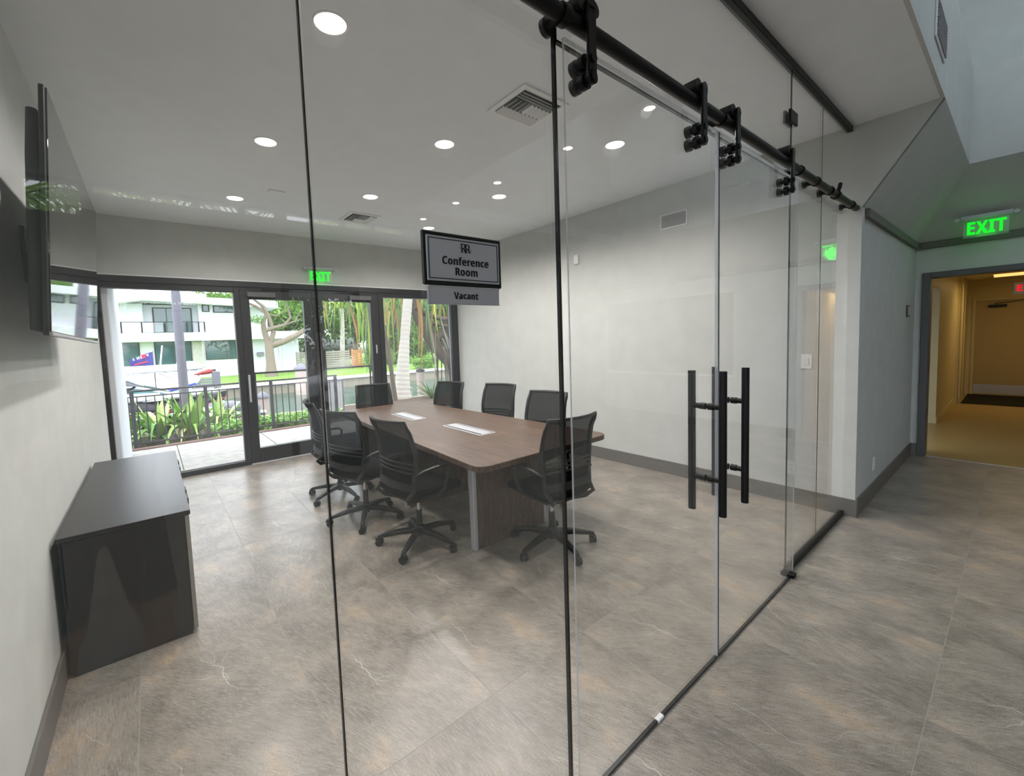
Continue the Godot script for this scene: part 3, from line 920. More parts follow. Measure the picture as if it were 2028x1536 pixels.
	part(sg, "monogram", MB.new().tube([Vector3(-0.018, 0.034, 0.011), Vector3(-0.014, 0.030, 0.011), Vector3(-0.004, 0.0285, 0.011), Vector3(0.006, 0.031, 0.011), Vector3(0.014, 0.030, 0.011), Vector3(0.0225, 0.0245, 0.011)], [0.0002, 0.0007, 0.0003, 0.0003, 0.0008, 0.0002], 6), M.black)
	var sv := thing("status_slider", "brushed metal slider plate reading Vacant under the room sign", "sign", Vector3(-3.835, 1.691, GZ + 0.006))
	part(sv, "plate", MB.new().box(Vector3(0, 0, 0.003), Vector3(0.226, 0.043, 0.005), 0.0012), M.brushed)
	part(sv, "channel", MB.new().box(Vector3(0, 0.0215, 0.004), Vector3(0.226, 0.0035, 0.008), 0.001).box(Vector3(0, -0.0215, 0.004), Vector3(0.226, 0.0025, 0.007), 0.001).box(Vector3(-0.113, 0, 0.004), Vector3(0.002, 0.043, 0.007), 0.0005), M.silver_paint)
	lettering(sv, "lettering", "Vacant", 0.0235, sans, Vector3(0.001, -0.0005, 0.006), M.black)

# ------------------------------------------------------------------ ceiling
func spot(parent: Node3D, at: Vector3, energy: float, size: float, color: Color, angle := 82.0) -> void:
	var s := SpotLight3D.new()
	s.name = "light"
	s.position = at
	s.rotation.x = -PI / 2
	s.light_energy = energy
	s.light_size = size
	s.light_color = color
	s.spot_angle = angle
	s.spot_angle_attenuation = 0.6
	s.spot_range = 14.0
	s.spot_attenuation = 2.0
	s.shadow_enabled = true
	parent.add_child(s, true)

func build_ceiling_fixtures() -> void:
	var mk := func(x: float, z: float, r: float, e: float, label: String, group: String) -> void:
		var t := thing("recessed_downlight", label, "ceiling light", Vector3(x, H, z), 0.0, group)
		part(t, "trim_ring", MB.new().lathe([Vector2(r * 1.18, -0.001), Vector2(r * 1.16, -0.005), Vector2(r * 1.02, -0.007), Vector2(r, -0.003)].map(func(p): return p), Transform3D(), 32), M.trim_white)
		part(t, "diffuser", MB.new().cyl(Vector3(0, -0.0045, 0), Vector3(0, -0.002, 0), r, -1, 32), M.lamp)
		spot(t, Vector3(0, -0.02, 0), e, r, Color(1, 0.985, 0.97))
	var rowz := [-1.28, -2.77, -4.28]
	var which := ["nearest the glass", "in the middle of its row", "nearest the windows"]
	for k in 3:
		mk.call(-3.68, rowz[k], 0.075, LAMP, "round recessed downlight on the television side, %s" % which[k], "large recessed downlights")
		mk.call(-1.34, rowz[k], 0.075, LAMP, "round recessed downlight on the plain wall side, %s" % which[k], "large recessed downlights")
	mk.call(-2.52, -2.05, 0.075, LAMP, "round recessed downlight over the table, nearer the glass", "large recessed downlights")
	mk.call(-2.52, -3.51, 0.075, LAMP, "round recessed downlight over the table, nearer the windows", "large recessed downlights")
	var sm := ["nearest", "second", "third", "fourth", "farthest"]
	var sz := [-0.80, -1.54, -2.46, -3.2, -3.94]
	for k in 5:
		mk.call(-1.625, sz[k], 0.038, LAMP * 0.25, "%s from the glass in the row of small recessed downlights" % sm[k], "small recessed downlights")

	# air diffusers
	var vent := func(label: String, x0: float, x1: float, z0: float, z1: float, turned: bool) -> void:
		var t := thing("ceiling_air_vent", label, "air vent", Vector3((x0 + x1) * 0.5, H, (z0 + z1) * 0.5), 0.0, "square ceiling air diffusers")
		var hx := (x1 - x0) * 0.5
		var hz := (z1 - z0) * 0.5
		part(t, "duct_opening", MB.new().box(Vector3(0, -0.003, 0), Vector3(hx * 2 - 0.05, 0.004, hz * 2 - 0.05), 0.0), M.black)
		var fr := MB.new()
		for s in [-1.0, 1.0]:
			fr.box(Vector3(s * (hx - 0.02), -0.006, 0), Vector3(0.04, 0.012, hz * 2), 0.003)
			fr.box(Vector3(0, -0.006, s * (hz - 0.02)), Vector3(hx * 2 - 0.08, 0.012, 0.04), 0.003)
		part(t, "frame", fr, M.trim_white)
		var ix := hx - 0.045
		var iz := hz - 0.045
		# outer louvres along one axis at both ends, crosswise louvres between them
		for s in [-1.0, 1.0]:
			for k in 3:
				var q: float = s * ((iz if not turned else ix) - 0.012 - 0.026 * k)
				var tilt := Basis(Vector3.RIGHT, s * 0.75) if not turned else Basis(Vector3.FORWARD, s * 0.75)
				var c := Vector3(0, -0.018, q) if not turned else Vector3(q, -0.018, 0)
				var sz2 := Vector3(ix * 2, 0.0025, 0.026) if not turned else Vector3(0.026, 0.0025, iz * 2)
				part(t, "louvre", MB.new().box(c, sz2, 0.0008, tilt), M.trim_white)
		var span := (ix if not turned else iz)
		var keep := (iz if not turned else ix) - 0.09
		var n := 9
		for k in n:
			var q := span * (2.0 * (k + 0.5) / n - 1.0)
			var s := -1.0 if k < n / 2 else 1.0
			var tilt := Basis(Vector3.FORWARD, s * 0.75) if not turned else Basis(Vector3.RIGHT, s * 0.75)
			var c := Vector3(q, -0.018, 0) if not turned else Vector3(0, -0.018, q)
			var sz2 := Vector3(0.024, 0.0025, keep * 2) if not turned else Vector3(keep * 2, 0.0025, 0.024)
			part(t, "louvre", MB.new().box(c, sz2, 0.0008, tilt), M.trim_white)
	vent.call("white square ceiling air vent above the near end of the table", -2.55, -2.13, -1.47, -1.09, false)
	vent.call("white square ceiling air vent near the storefront windows", -2.51, -2.12, -4.50, -4.10, true)
	var sl := thing("ceiling_slot", "small flat rectangular cover plate on the ceiling", "cover plate", Vector3(-3.37, H, -3.87))
	part(sl, "plate", MB.new().box(Vector3(0, -0.004, 0), Vector3(0.15, 0.008, 0.09), 0.003), M.trim_white)

# ------------------------------------------------------------------ table
func build_table() -> void:
	var t := thing("conference_table", "long walnut conference table with rounded corners and slab legs", "table", Vector3(-2.18, 0, -2.86))
	# outline, near end wider than the far end; corners rounded
	var cs := [Vector2(-2.875, -1.275), Vector2(-1.495, -1.275), Vector2(-1.60, -4.45), Vector2(-2.70, -4.45)]
	var poly := PackedVector2Array()
	for k in 4:
		var p: Vector2 = cs[k]
		var a: Vector2 = (cs[(k + 3) % 4] - p).normalized()
		var b: Vector2 = (cs[(k + 1) % 4] - p).normalized()
		var r := 0.11
		for s in 9:
			var u := s / 8.0
			poly.append((p + a * r).lerp(p, u).lerp(p.lerp(p + b * r, u), u) - Vector2(-2.18, -2.86))
	var xf := Transform3D(Basis(Vector3.RIGHT, Vector3(0, 0, 1), Vector3(0, -1, 0)), Vector3(0, 0.75, 0))
	part(t, "tabletop", MB.new().prism(poly, xf, 0.042, 0.003, true), M.wood)
	for q in [[-1.645, 0.0], [-2.74, 0.03], [-3.92, 0.05]]:
		var z: float = q[0] + 2.86
		var w: float = 0.37 - q[1] * 0.4
		part(t, "leg_panel", MB.new().box(Vector3(-0.12, 0.354, z), Vector3(w * 2 - 0.03, 0.708, 0.05), 0.002), M.wood)
		for s in [-1.0, 1.0]:
			part(t, "leg_edge", MB.new().box(Vector3(-0.12 + s * w, 0.354, z), Vector3(0.032, 0.708, 0.056), 0.004), M.brushed)
	part(t, "modesty_beam", MB.new().box(Vector3(-0.12, 0.60, 0.0), Vector3(0.03, 0.2, 2.2), 0.002), M.wood)
	for q in [[Vector2(-2.20, -2.335), 0.62, -0.02], [Vector2(-2.25, -3.42), 0.56, -0.04]]:
		var pos := Vector3(q[0].x + 2.18, 0.7508, q[0].y + 2.86)
		var w: float = q[1]
		var pb := part(t, "power_box", MB.new().box(Vector3.ZERO, Vector3(0.175, 0.003, w), 0.001), M.brushed)
		pb.position = pos
		pb.rotation.y = q[2]
		part(pb, "lid", MB.new().box(Vector3(0, 0.0025, 0), Vector3(0.105, 0.004, w - 0.045), 0.001), M.silver_paint)
		part(pb, "cable_slot", MB.new().box(Vector3(0.062, 0.0018, 0), Vector3(0.016, 0.002, w - 0.03), 0.0).box(Vector3(-0.062, 0.0018, 0), Vector3(0.016, 0.002, w - 0.03), 0.0), M.black)

# ------------------------------------------------------------------ chairs
func back_point(u: float, v: float) -> Vector3:   # u -1..1 across, v 0..1 up the backrest; forward is -z
	var y := 0.50 + 0.52 * v
	var z := 0.215 + 0.095 * v - 0.05 * sin(v * PI * 0.9) * (1.0 if v < 0.9 else 0.6) + 0.0
	z -= 0.055 * u * u * (0.5 + 0.5 * v)
	var hw := lerpf(0.205, 0.232, clampf(v * 2.2, 0.0, 1.0)) - 0.012 * maxf(0.0, v - 0.5) * 2.0
	return Vector3(u * hw, y, z)

func make_chair() -> Node3D:
	var t := thing("office_chair", "", "chair", Vector3.ZERO, 0.0, "black mesh office chairs around the table")
	# star base
	var sb := part(t, "star_base", MB.new().lathe([Vector2(0.0, 0.062), Vector2(0.03, 0.064), Vector2(0.036, 0.09), Vector2(0.036, 0.135), Vector2(0.028, 0.15), Vector2(0.0, 0.152)], Transform3D(), 18), M.black_plastic)
	var arm := MB.new()
	arm.flat()
	var p0 := [Vector3(0.02, 0.13, 0), Vector3(0.17, 0.115, 0), Vector3(0.31, 0.083, 0), Vector3(0.325, 0.07, 0)]
	var ws := [0.028, 0.023, 0.016, 0.014]
	var hs := [0.042, 0.034, 0.024, 0.02]
	for k in 3:
		var q := []
		for j in 2:
			var p: Vector3 = p0[k + j]
			var w: float = ws[k + j]
			var h: float = hs[k + j]
			q.append([p + Vector3(0, 0, -w * 0.75), p + Vector3(0, 0, w * 0.75), p + Vector3(0, -h * 0.4, w), p + Vector3(0, -h, w * 0.8), p + Vector3(0, -h, -w * 0.8), p + Vector3(0, -h * 0.4, -w)])
		for s in 6:
			var s2 := (s + 1) % 6
			var mid: Vector3 = (q[0][s] + q[0][s2]) * 0.5 - (p0[k] - Vector3(0, hs[k] * 0.45, 0))
			arm.quad(q[0][s], q[0][s2], q[1][s2], q[1][s], mid)
	arm.cyl(Vector3(0.318, 0.048, 0), Vector3(0.318, 0.078, 0), 0.011, -1, 10)
	var am := arm.mesh()
	var cb := MB.new()
	cb.cyl(Vector3(0, 0.0265, -0.024), Vector3(0, 0.0265, -0.005), 0.0265, 0.0265, 18)
	cb.cyl(Vector3(0, 0.0265, 0.005), Vector3(0, 0.0265, 0.024), 0.0265, 0.0265, 18)
	cb.cyl(Vector3(0, 0.0265, -0.006), Vector3(0, 0.0265, 0.006), 0.018, -1, 12)
	cb.tube([Vector3(-0.012, 0.052, 0), Vector3(0.004, 0.059, 0), Vector3(0.02, 0.055, 0), Vector3(0.031, 0.040, 0)], [0.014, 0.017, 0.016, 0.01], 8, true, 0.7)
	var cm := cb.mesh()
	for k in 5:
		var a := inst("base_arm", am, M.black_plastic, sb)
		a.rotation.y = TAU * k / 5.0
		var c := inst("caster", cm, M.black_plastic, sb)
		c.transform = Transform3D(Basis(Vector3.UP, TAU * k / 5.0)) * Transform3D(Basis(Vector3.UP, 0.9 + k * 1.7), Vector3(0.318, 0, 0))
	part(t, "gas_lift_sleeve", MB.new().cyl(Vector3(0, 0.06, 0), Vector3(0, 0.265, 0), 0.025, 0.0235, 18), M.black_plastic)
	part(t, "gas_lift", MB.new().cyl(Vector3(0, 0.26, 0), Vector3(0, 0.385, 0), 0.014, -1, 16), M.chrome)
	var mc := part(t, "tilt_mechanism", MB.new().rbox(Vector3(0, 0.395, 0.02), Vector3(0.17, 0.045, 0.24), 0.012, 4), M.black_plastic)
	part(mc, "lever", MB.new().tube([Vector3(0.08, 0.395, -0.02), Vector3(0.2, 0.392, -0.03), Vector3(0.225, 0.39, -0.045)], [0.005, 0.005, 0.01], 8), M.black_plastic)
	# seat
	var warp := func(p: Vector3) -> Vector3:
		var q := p
		q.y += 0.022 * (absf(p.x) / 0.24) ** 2 - (0.02 * maxf(0.0, -p.z - 0.12) / 0.12 if p.z < -0.12 else 0.0)
		q.x *= 1.0 - 0.10 * clampf((p.z - 0.05) / 0.2, 0.0, 1.0)
		return q
	part(t, "seat", MB.new().rbox(Vector3(0, 0.462, -0.02), Vector3(0.49, 0.085, 0.47), 0.04, 9, Basis(), warp), M.black_fabric)
	part(t, "seat_shell", MB.new().rbox(Vector3(0, 0.424, -0.01), Vector3(0.42, 0.025, 0.40), 0.012, 4), M.black_plastic)
	# backrest
	var grid := []
	for i in 11:
		var row := []
		for k in 13: row.append(back_point((i / 10.0 * 2.0 - 1.0) * 0.97, 0.22 + 0.77 * k / 12.0))
		grid.append(row)
	part(t, "back_mesh", MB.new().sheet(grid, 0.003), M.mesh_fabric)
	var fr := []
	var rd := []
	for k in 14:
		fr.append(back_point(-1, k / 13.0)); rd.append(0.0185 + 0.005 * (1.0 - k / 13.0))
	for k in range(1, 10):
		fr.append(back_point(-1 + 2.0 * k / 10.0, 1.0)); rd.append(0.015)
	for k in 14:
		fr.append(back_point(1, 1.0 - k / 13.0)); rd.append(0.0185 + 0.005 * (k / 13.0))
	# lower frame sweeps in under the seat
	var lo := [back_point(1, 0.0), Vector3(0.20, 0.455, 0.235), Vector3(0.16, 0.415, 0.20), Vector3(0.07, 0.395, 0.13)]
	var full := []
	var fra := []
	for k in range(3, 0, -1):
		full.append(Vector3(-lo[k].x, lo[k].y, lo[k].z)); fra.append(0.017)
	full.append_array(fr); fra.append_array(rd)
	for k in range(1, 4):
		full.append(lo[k]); fra.append(0.017)
	part(t, "back_frame", MB.new().tube(full, fra, 8, true, 0.75, Vector3(0, 0, 1)), M.black_plastic)
	for k in 3:
		var pts := []
		for i in 9:
			var u := i / 4.0 - 1.0
			var p := back_point(u * 0.96, 0.285 + 0.062 * k - 0.02 * u * u)
			pts.append(p + Vector3(0, 0, 0.012 + 0.014 * (1.0 - u * u)))
		part(t, "lumbar_slat", MB.new().tube(pts, 0.008, 6, true, 0.9), M.black_plastic)
	var band := []
	for i in 9:
		var u := i / 4.0 - 1.0
		band.append([back_point(u, 0.015) + Vector3(0, 0, 0.012), back_point(u, 0.06) + Vector3(0, 0, 0.016), back_point(u, 0.115) + Vector3(0, 0, 0.012)])
	part(t, "lower_band", MB.new().sheet(band, 0.012), M.black_plastic)
	var lower := []
	for i in 7:
		var u := i / 3.0 - 1.0
		lower.append([back_point(u * 0.95, 0.10), back_point(u * 0.95, 0.17), back_point(u * 0.95, 0.24)])
	part(t, "lumbar_pad", MB.new().sheet(lower, 0.008), M.black_fabric)
	# arms
	for s in [-1.0, 1.0]:
		var a := part(t, "armrest", MB.new().tube([Vector3(s * 0.225, 0.62, 0.19), Vector3(s * 0.262, 0.655, 0.12), Vector3(s * 0.275, 0.665, 0.03), Vector3(s * 0.275, 0.662, -0.07), Vector3(s * 0.268, 0.64, -0.105)], [0.011, 0.016, 0.02, 0.019, 0.012], 8, true, 0.55), M.black_plastic)
		part(a, "arm_support", MB.new().tube([Vector3(s * 0.268, 0.645, -0.10), Vector3(s * 0.268, 0.56, -0.085), Vector3(s * 0.255, 0.47, -0.05), Vector3(s * 0.215, 0.432, -0.02), Vector3(s * 0.12, 0.425, 0.0)], [0.013, 0.015, 0.015, 0.014, 0.012], 8, true, 0.7), M.black_plastic)
	return t

func build_chairs() -> void:
	var c := make_chair()
	c.set_meta("label", "nearest black mesh office chair on the television side of the table")
	c.position = Vector3(-2.92, 0, -2.03)
	c.rotation.y = -1.45
	c.get_node("star_base").rotation.y = 0.227
	# label, place, turn, how the star base happens to stand
	for q in [["middle black mesh office chair on the television side of the table", Vector3(-3.05, 0, -2.78), -1.25, 0.43],
		["black mesh office chair on the television side, farthest along the table", Vector3(-3.02, 0, -3.54), -1.72, 0.3],
		["black mesh office chair at the near end of the table, by the glass door", Vector3(-2.19, 0, -1.30), -0.10, 0.80],
		["black mesh office chair at the table end by the exit doors", Vector3(-2.18, 0, -4.40), 2.93, 0.1],
		["black mesh office chair by the plain wall, nearest the windows", Vector3(-1.555, 0, -3.87), 1.86, 0.5],
		["middle black mesh office chair on the plain wall side", Vector3(-1.35, 0, -3.08), 1.80, 0.2],
		["black mesh office chair by the plain wall, nearest the glass", Vector3(-1.56, 0, -2.10), 1.72, 0.6]]:
		copy(c, q[0], q[1], q[2]).get_node("star_base").rotation.y = q[3]

# ------------------------------------------------------------------ credenza
func build_credenza() -> void:
	var t := thing("credenza", "low dark wood credenza against the wall under the television", "cabinet", Vector3(-4.655, 0, -2.85))
	var z0 := -0.90
	var z1 := 0.90
	var x0 := -0.245
	var x1 := 0.27
	part(t, "top", MB.new().ab(Vector3(x0 - 0.01, 0.678, z0 - 0.006), Vector3(x1 + 0.004, 0.703, z1 + 0.006), 0.0015), M.wood_dark)
	part(t, "plinth", MB.new().ab(Vector3(x0, 0, z0 + 0.004), Vector3(x1 - 0.03, 0.022, z1 - 0.002), 0.001), M.black)
	for s in [-1.0, 1.0]:
		part(t, "end_panel", MB.new().box(Vector3(0.0, 0.349, s * 0.889), Vector3(0.49, 0.654, 0.022), 0.001), M.wood_dark)
	part(t, "back_panel", MB.new().ab(Vector3(x0 - 0.005, 0.022, z0), Vector3(x0 + 0.01, 0.678, z1), 0.001), M.black)
	part(t, "shelf", MB.new().ab(Vector3(x0 + 0.01, 0.022, z0 + 0.025), Vector3(x1 - 0.04, 0.05, z1 - 0.025), 0.0), M.wood_dark)
	for k in 4:
		var a := z0 + 0.45 * k + 0.002
		var d := part(t, "door", MB.new().ab(Vector3(x1 - 0.022, 0.024, a), Vector3(x1 - 0.002, 0.674, a + 0.446), 0.0015), M.credenza_front)
		var hz := a + (0.05 if k % 2 else 0.30)
		part(d, "handle", MB.new().ab(Vector3(x1 - 0.002, 0.645, hz), Vector3(x1 + 0.014, 0.682, hz + 0.10), 0.002), M.black_metal)

# ------------------------------------------------------------------ television
func build_screen() -> void:
	var t := thing("television", "large wall-mounted flat television with a glossy black screen", "television", Vector3(-4.725, 2.06, -1.97))
	t.rotation = Vector3(0, PI / 2, 0)       # local +z faces into the room, local x runs along the wall
	var bs := Basis(Vector3.RIGHT, 0.062)    # tipped down a little
	var w := 0.81
	var h := 0.415
	part(t, "screen", MB.new().box(bs * Vector3(0, 0.004, 0.0), Vector3(w * 2 - 0.012, h * 2 - 0.02, 0.006), 0.001, bs), M.screen)
	part(t, "bezel", MB.new().box(bs * Vector3(0, 0, -0.010), Vector3(w * 2, h * 2, 0.016), 0.003, bs), M.black_plastic)
	part(t, "bottom_bezel", MB.new().box(bs * Vector3(0, -h + 0.005, 0.002), Vector3(w * 2, 0.012, 0.01), 0.002, bs), M.silver_paint)
	part(t, "back_shell", MB.new().rbox(bs * Vector3(0, -0.03, -0.037), Vector3(w * 2 - 0.03, h * 2 - 0.08, 0.046), 0.022, 6, bs), M.black_plastic)
	var mt := part(t, "wall_mount", MB.new().box(Vector3(0.25, 0, -0.196), Vector3(0.36, 0.26, 0.016), 0.003), M.black_metal)
	part(mt, "mount_arm", MB.new().box(Vector3(0.33, 0, -0.125), Vector3(0.05, 0.07, 0.13), 0.004).box(Vector3(0.17, 0, -0.125), Vector3(0.05, 0.07, 0.13), 0.004), M.black_metal)

# ------------------------------------------------------------------ small wall fittings
func build_wall_fittings() -> void:
	var v := thing("wall_air_vent", "white rectangular air return grille high on the plain wall", "air vent", Vector3(0, 2.78, -1.485))
	part(v, "frame", MB.new().box(Vector3(-0.005, 0, 0), Vector3(0.01, 0.16, 0.30), 0.003), M.trim_white)
	part(v, "backing", MB.new().box(Vector3(-0.0105, 0, 0), Vector3(0.002, 0.13, 0.27), 0.0), M.trim_grey)
	for k in 9:
		part(v, "slat", MB.new().box(Vector3(-0.013, -0.056 + k * 0.014, 0), Vector3(0.007, 0.0022, 0.268), 0.0005, Basis(Vector3(0, 0, 1), 0.6)), M.trim_white)
	var bx := thing("wall_sensor_box", "small white rectangular box high on the plain wall", "wall box", Vector3(0, 2.583, -2.806))
	part(bx, "cover", MB.new().rbox(Vector3(-0.011, 0, 0), Vector3(0.022, 0.125, 0.08), 0.008, 4), M.trim_white)
	var sw := thing("light_switch", "white rocker light switch on the plain wall beside the glass", "light switch", Vector3(0, 1.285, -0.296))
	part(sw, "plate", MB.new().box(Vector3(-0.003, 0, 0), Vector3(0.006, 0.125, 0.08), 0.002), M.trim_white)
	part(sw, "rocker", MB.new().box(Vector3(-0.008, 0, 0), Vector3(0.006, 0.067, 0.034), 0.002, Basis(Vector3(0, 0, 1), 0.06)), M.trim_white)
	var ou := thing("wall_outlet", "white electrical outlet low on the plain wall behind glass", "outlet", Vector3(0, 0.32, -0.403))
	part(ou, "plate", MB.new().box(Vector3(-0.003, 0, 0), Vector3(0.006, 0.118, 0.072), 0.002), M.trim_white)
	for s in [-1.0, 1.0]:
		var so := part(ou, "socket", MB.new().box(Vector3(-0.007, s * 0.021, 0), Vector3(0.003, 0.03, 0.034), 0.001), M.trim_white)
		part(so, "slot", MB.new().box(Vector3(-0.0087, s * 0.021 + 0.004, -0.007), Vector3(0.001, 0.009, 0.003), 0.0).box(Vector3(-0.0087, s * 0.021 + 0.004, 0.007), Vector3(0.001, 0.009, 0.003), 0.0), M.black)
	var o2 := thing("wall_outlet", "white electrical outlet low on the lobby wall past the glass", "outlet", Vector3(0.66, 0.31, E))
	part(o2, "plate", MB.new().box(Vector3(0, 0, 0.003), Vector3(0.075, 0.12, 0.006), 0.002), M.trim_white)
	var th := thing("wall_control", "small dark control panel on the lobby wall by the doorway", "control panel", Vector3(2.2, 1.725, E))
	part(th, "case", MB.new().box(Vector3(0, 0, 0.008), Vector3(0.17, 0.13, 0.016), 0.004), M.trim_dark)
	part(th, "display", MB.new().box(Vector3(0, 0, 0.017), Vector3(0.13, 0.10, 0.003), 0.001), M.silver_paint)
	exit_sign("green lit exit sign above the corridor doorway", Vector3(2.47, 2.695, 0.585), Basis(Vector3.UP, -PI / 2), "exit_sign", 0.31, M.exit_green, "EXIT")
	var wv := thing("well_air_vent", "white rectangular air grille high in the skylight well", "air vent", Vector3(-0.37, 3.44, WZ0))
	part(wv, "frame", MB.new().box(Vector3(0, 0, 0.005), Vector3(0.46, 0.24, 0.01), 0.003), M.trim_white)
	for k in 11:
		part(wv, "slat", MB.new().box(Vector3(0, -0.095 + k * 0.019, 0.013), Vector3(0.42, 0.003, 0.012), 0.0008, Basis(Vector3.RIGHT, 0.6)), M.silver_paint)

# ------------------------------------------------------------------ corridor beyond the doorway
func build_corridor() -> void:
	var fl := struct("floor_corridor", "warm lit polished floor of the corridor", "floor")
	part(fl, "slab", MB.new().ab(Vector3(L + 0.02, -0.2, -1.2), Vector3(9.8, -0.001, 2.2), 0.0), M.corridor_floor)
	part(fl, "threshold", MB.new().ab(Vector3(L + 0.01, -0.02, 0.18), Vector3(L + 0.04, 0.003, 0.985), 0.001), M.brushed)
	var wa := struct("wall_corridor_left", "warm lit beige corridor wall with a side opening", "wall")
	var b := MB.new()
	b.ab(Vector3(L + 0.12, 0, -0.1), Vector3(L + 0.25, 2.6, 0.05), 0.0)
	b.ab(Vector3(5.17, -0.2, -0.1), Vector3(8.0, 2.6, 0.04), 0.0)
	b.ab(Vector3(8.0, -0.2, -0.1), Vector3(9.8, 2.6, 0.075), 0.0)
	b.ab(Vector3(L + 0.12, 2.12, -0.1), Vector3(5.17, 2.6, 0.04), 0.0)
	b.ab(Vector3(L + 0.12, 0, -1.25), Vector3(5.3, 2.6, -1.15), 0.0)
	b.ab(Vector3(5.17, 0, -1.2), Vector3(5.3, 2.6, -0.1), 0.0)
	part(wa, "plaster", b, M.corridor_wall)
	part(wa, "baseboard", MB.new().ab(Vector3(5.17, 0, 0.04), Vector3(8.0, 0.1, 0.05), 0.002), M.corridor_wall)
	part(wa, "pipe_casing", MB.new().ab(Vector3(8.0, 0, 0.075), Vector3(8.1, 2.35, 0.11), 0.01).ab(Vector3(8.7, 0, 0.075), Vector3(8.8, 2.35, 0.10), 0.01), M.corridor_wall)
	var wb := struct("wall_corridor_right", "warm lit beige corridor wall on the far side", "wall")
	part(wb, "plaster", MB.new().ab(Vector3(L + 0.12, -0.2, 1.75), Vector3(9.8, 2.6, 1.85), 0.0), M.corridor_wall)
	var we := struct("wall_corridor_end", "beige wall at the end of the corridor", "wall")
	part(we, "plaster", MB.new().ab(Vector3(9.62, -0.2, -0.1), Vector3(9.75, 2.6, 0.15), 0.0).ab(Vector3(9.62, 2.07, 0.15), Vector3(9.75, 2.6, 1.15), 0.0).ab(Vector3(9.62, -0.2, 1.15), Vector3(9.75, 2.6, 1.85), 0.0), M.corridor_wall)
	var ce := struct("ceiling_corridor", "low corridor ceiling", "ceiling")
	part(ce, "plaster", MB.new().ab(Vector3(L + 0.12, 2.45, -1.25), Vector3(9.8, 2.6, 1.85), 0.0), M.corridor_wall)
	var d := struct("door_3", "beige door with metal kick plate at the corridor end", "door")
	part(d, "leaf", MB.new().ab(Vector3(9.64, -0.005, 0.195), Vector3(9.69, 2.02, 1.105), 0.002), M.corridor_door)
	part(d, "door_frame", MB.new().ab(Vector3(9.60, 0, 0.145), Vector3(9.72, 2.07, 0.195), 0.003).ab(Vector3(9.60, 0, 1.105), Vector3(9.72, 2.07, 1.155), 0.003).ab(Vector3(9.60, 2.02, 0.195), Vector3(9.72, 2.07, 1.105), 0.003), M.corridor_wall)
	part(d, "kick_plate", MB.new().ab(Vector3(9.634, 0.03, 0.2), Vector3(9.641, 0.225, 1.1), 0.001), M.brushed)
	part(d, "door_closer", MB.new().ab(Vector3(9.58, 1.87, 0.37), Vector3(9.64, 1.925, 0.62), 0.006).bar(Vector3(9.59, 1.95, 0.45), Vector3(9.59, 1.99, 0.85), 0.02, 0.012), M.black_metal)
	var mt := thing("door_mat", "black rectangular mat in front of the corridor door", "mat", Vector3(8.72, 0, 0.68))
	part(mt, "mat", MB.new().box(Vector3(0, 0.006, 0), Vector3(1.65, 0.012, 1.1), 0.004), M.mat_black)
	var cl := thing("fluorescent_light", "twin-tube warm fluorescent light on the corridor ceiling", "ceiling light", Vector3(7.6, 2.45, 1.09))
	part(cl, "housing", MB.new().box(Vector3(0, -0.02, 0), Vector3(0.34, 0.04, 1.25), 0.006), M.corridor_wall)
	for s in [-1.0, 1.0]:
		part(cl, "tube", MB.new().cyl(Vector3(s * 0.08, -0.06, -0.6), Vector3(s * 0.08, -0.06, 0.6), 0.02, -1, 12), M.tube_light)
	var al := AreaLight3D.new()
	al.name = "light"
	al.area_size = Vector2(0.34, 1.2)
	al.rotation.x = -PI / 2
	al.position = Vector3(0, -0.1, 0)
	al.light_energy = 1.15
	al.light_color = Color(1.0, 0.87, 0.60)
	al.area_range = 10.0
	al.shadow_enabled = true
	cl.add_child(al)
	var ex := thing("exit_sign", "red lettered exit sign on the corridor ceiling", "exit sign", Vector3(6.0, 2.45, 0.90))
	part(ex, "case", MB.new().box(Vector3(0, -0.385, 0), Vector3(0.05, 0.17, 0.31), 0.005), M.trim_white)
	part(ex, "stem", MB.new().cyl(Vector3(0, -0.31, 0), Vector3(0, 0, 0), 0.012), M.trim_white)
	var font := SystemFont.new()
	font.font_names = PackedStringArray(["Droid Sans"])
	font.font_weight = 700
	lettering(ex, "letters", "EXIT", 0.13, font, Vector3(-0.027, -0.385, 0.0), M.exit_red, Basis(Vector3.UP, -PI / 2), 0.003)

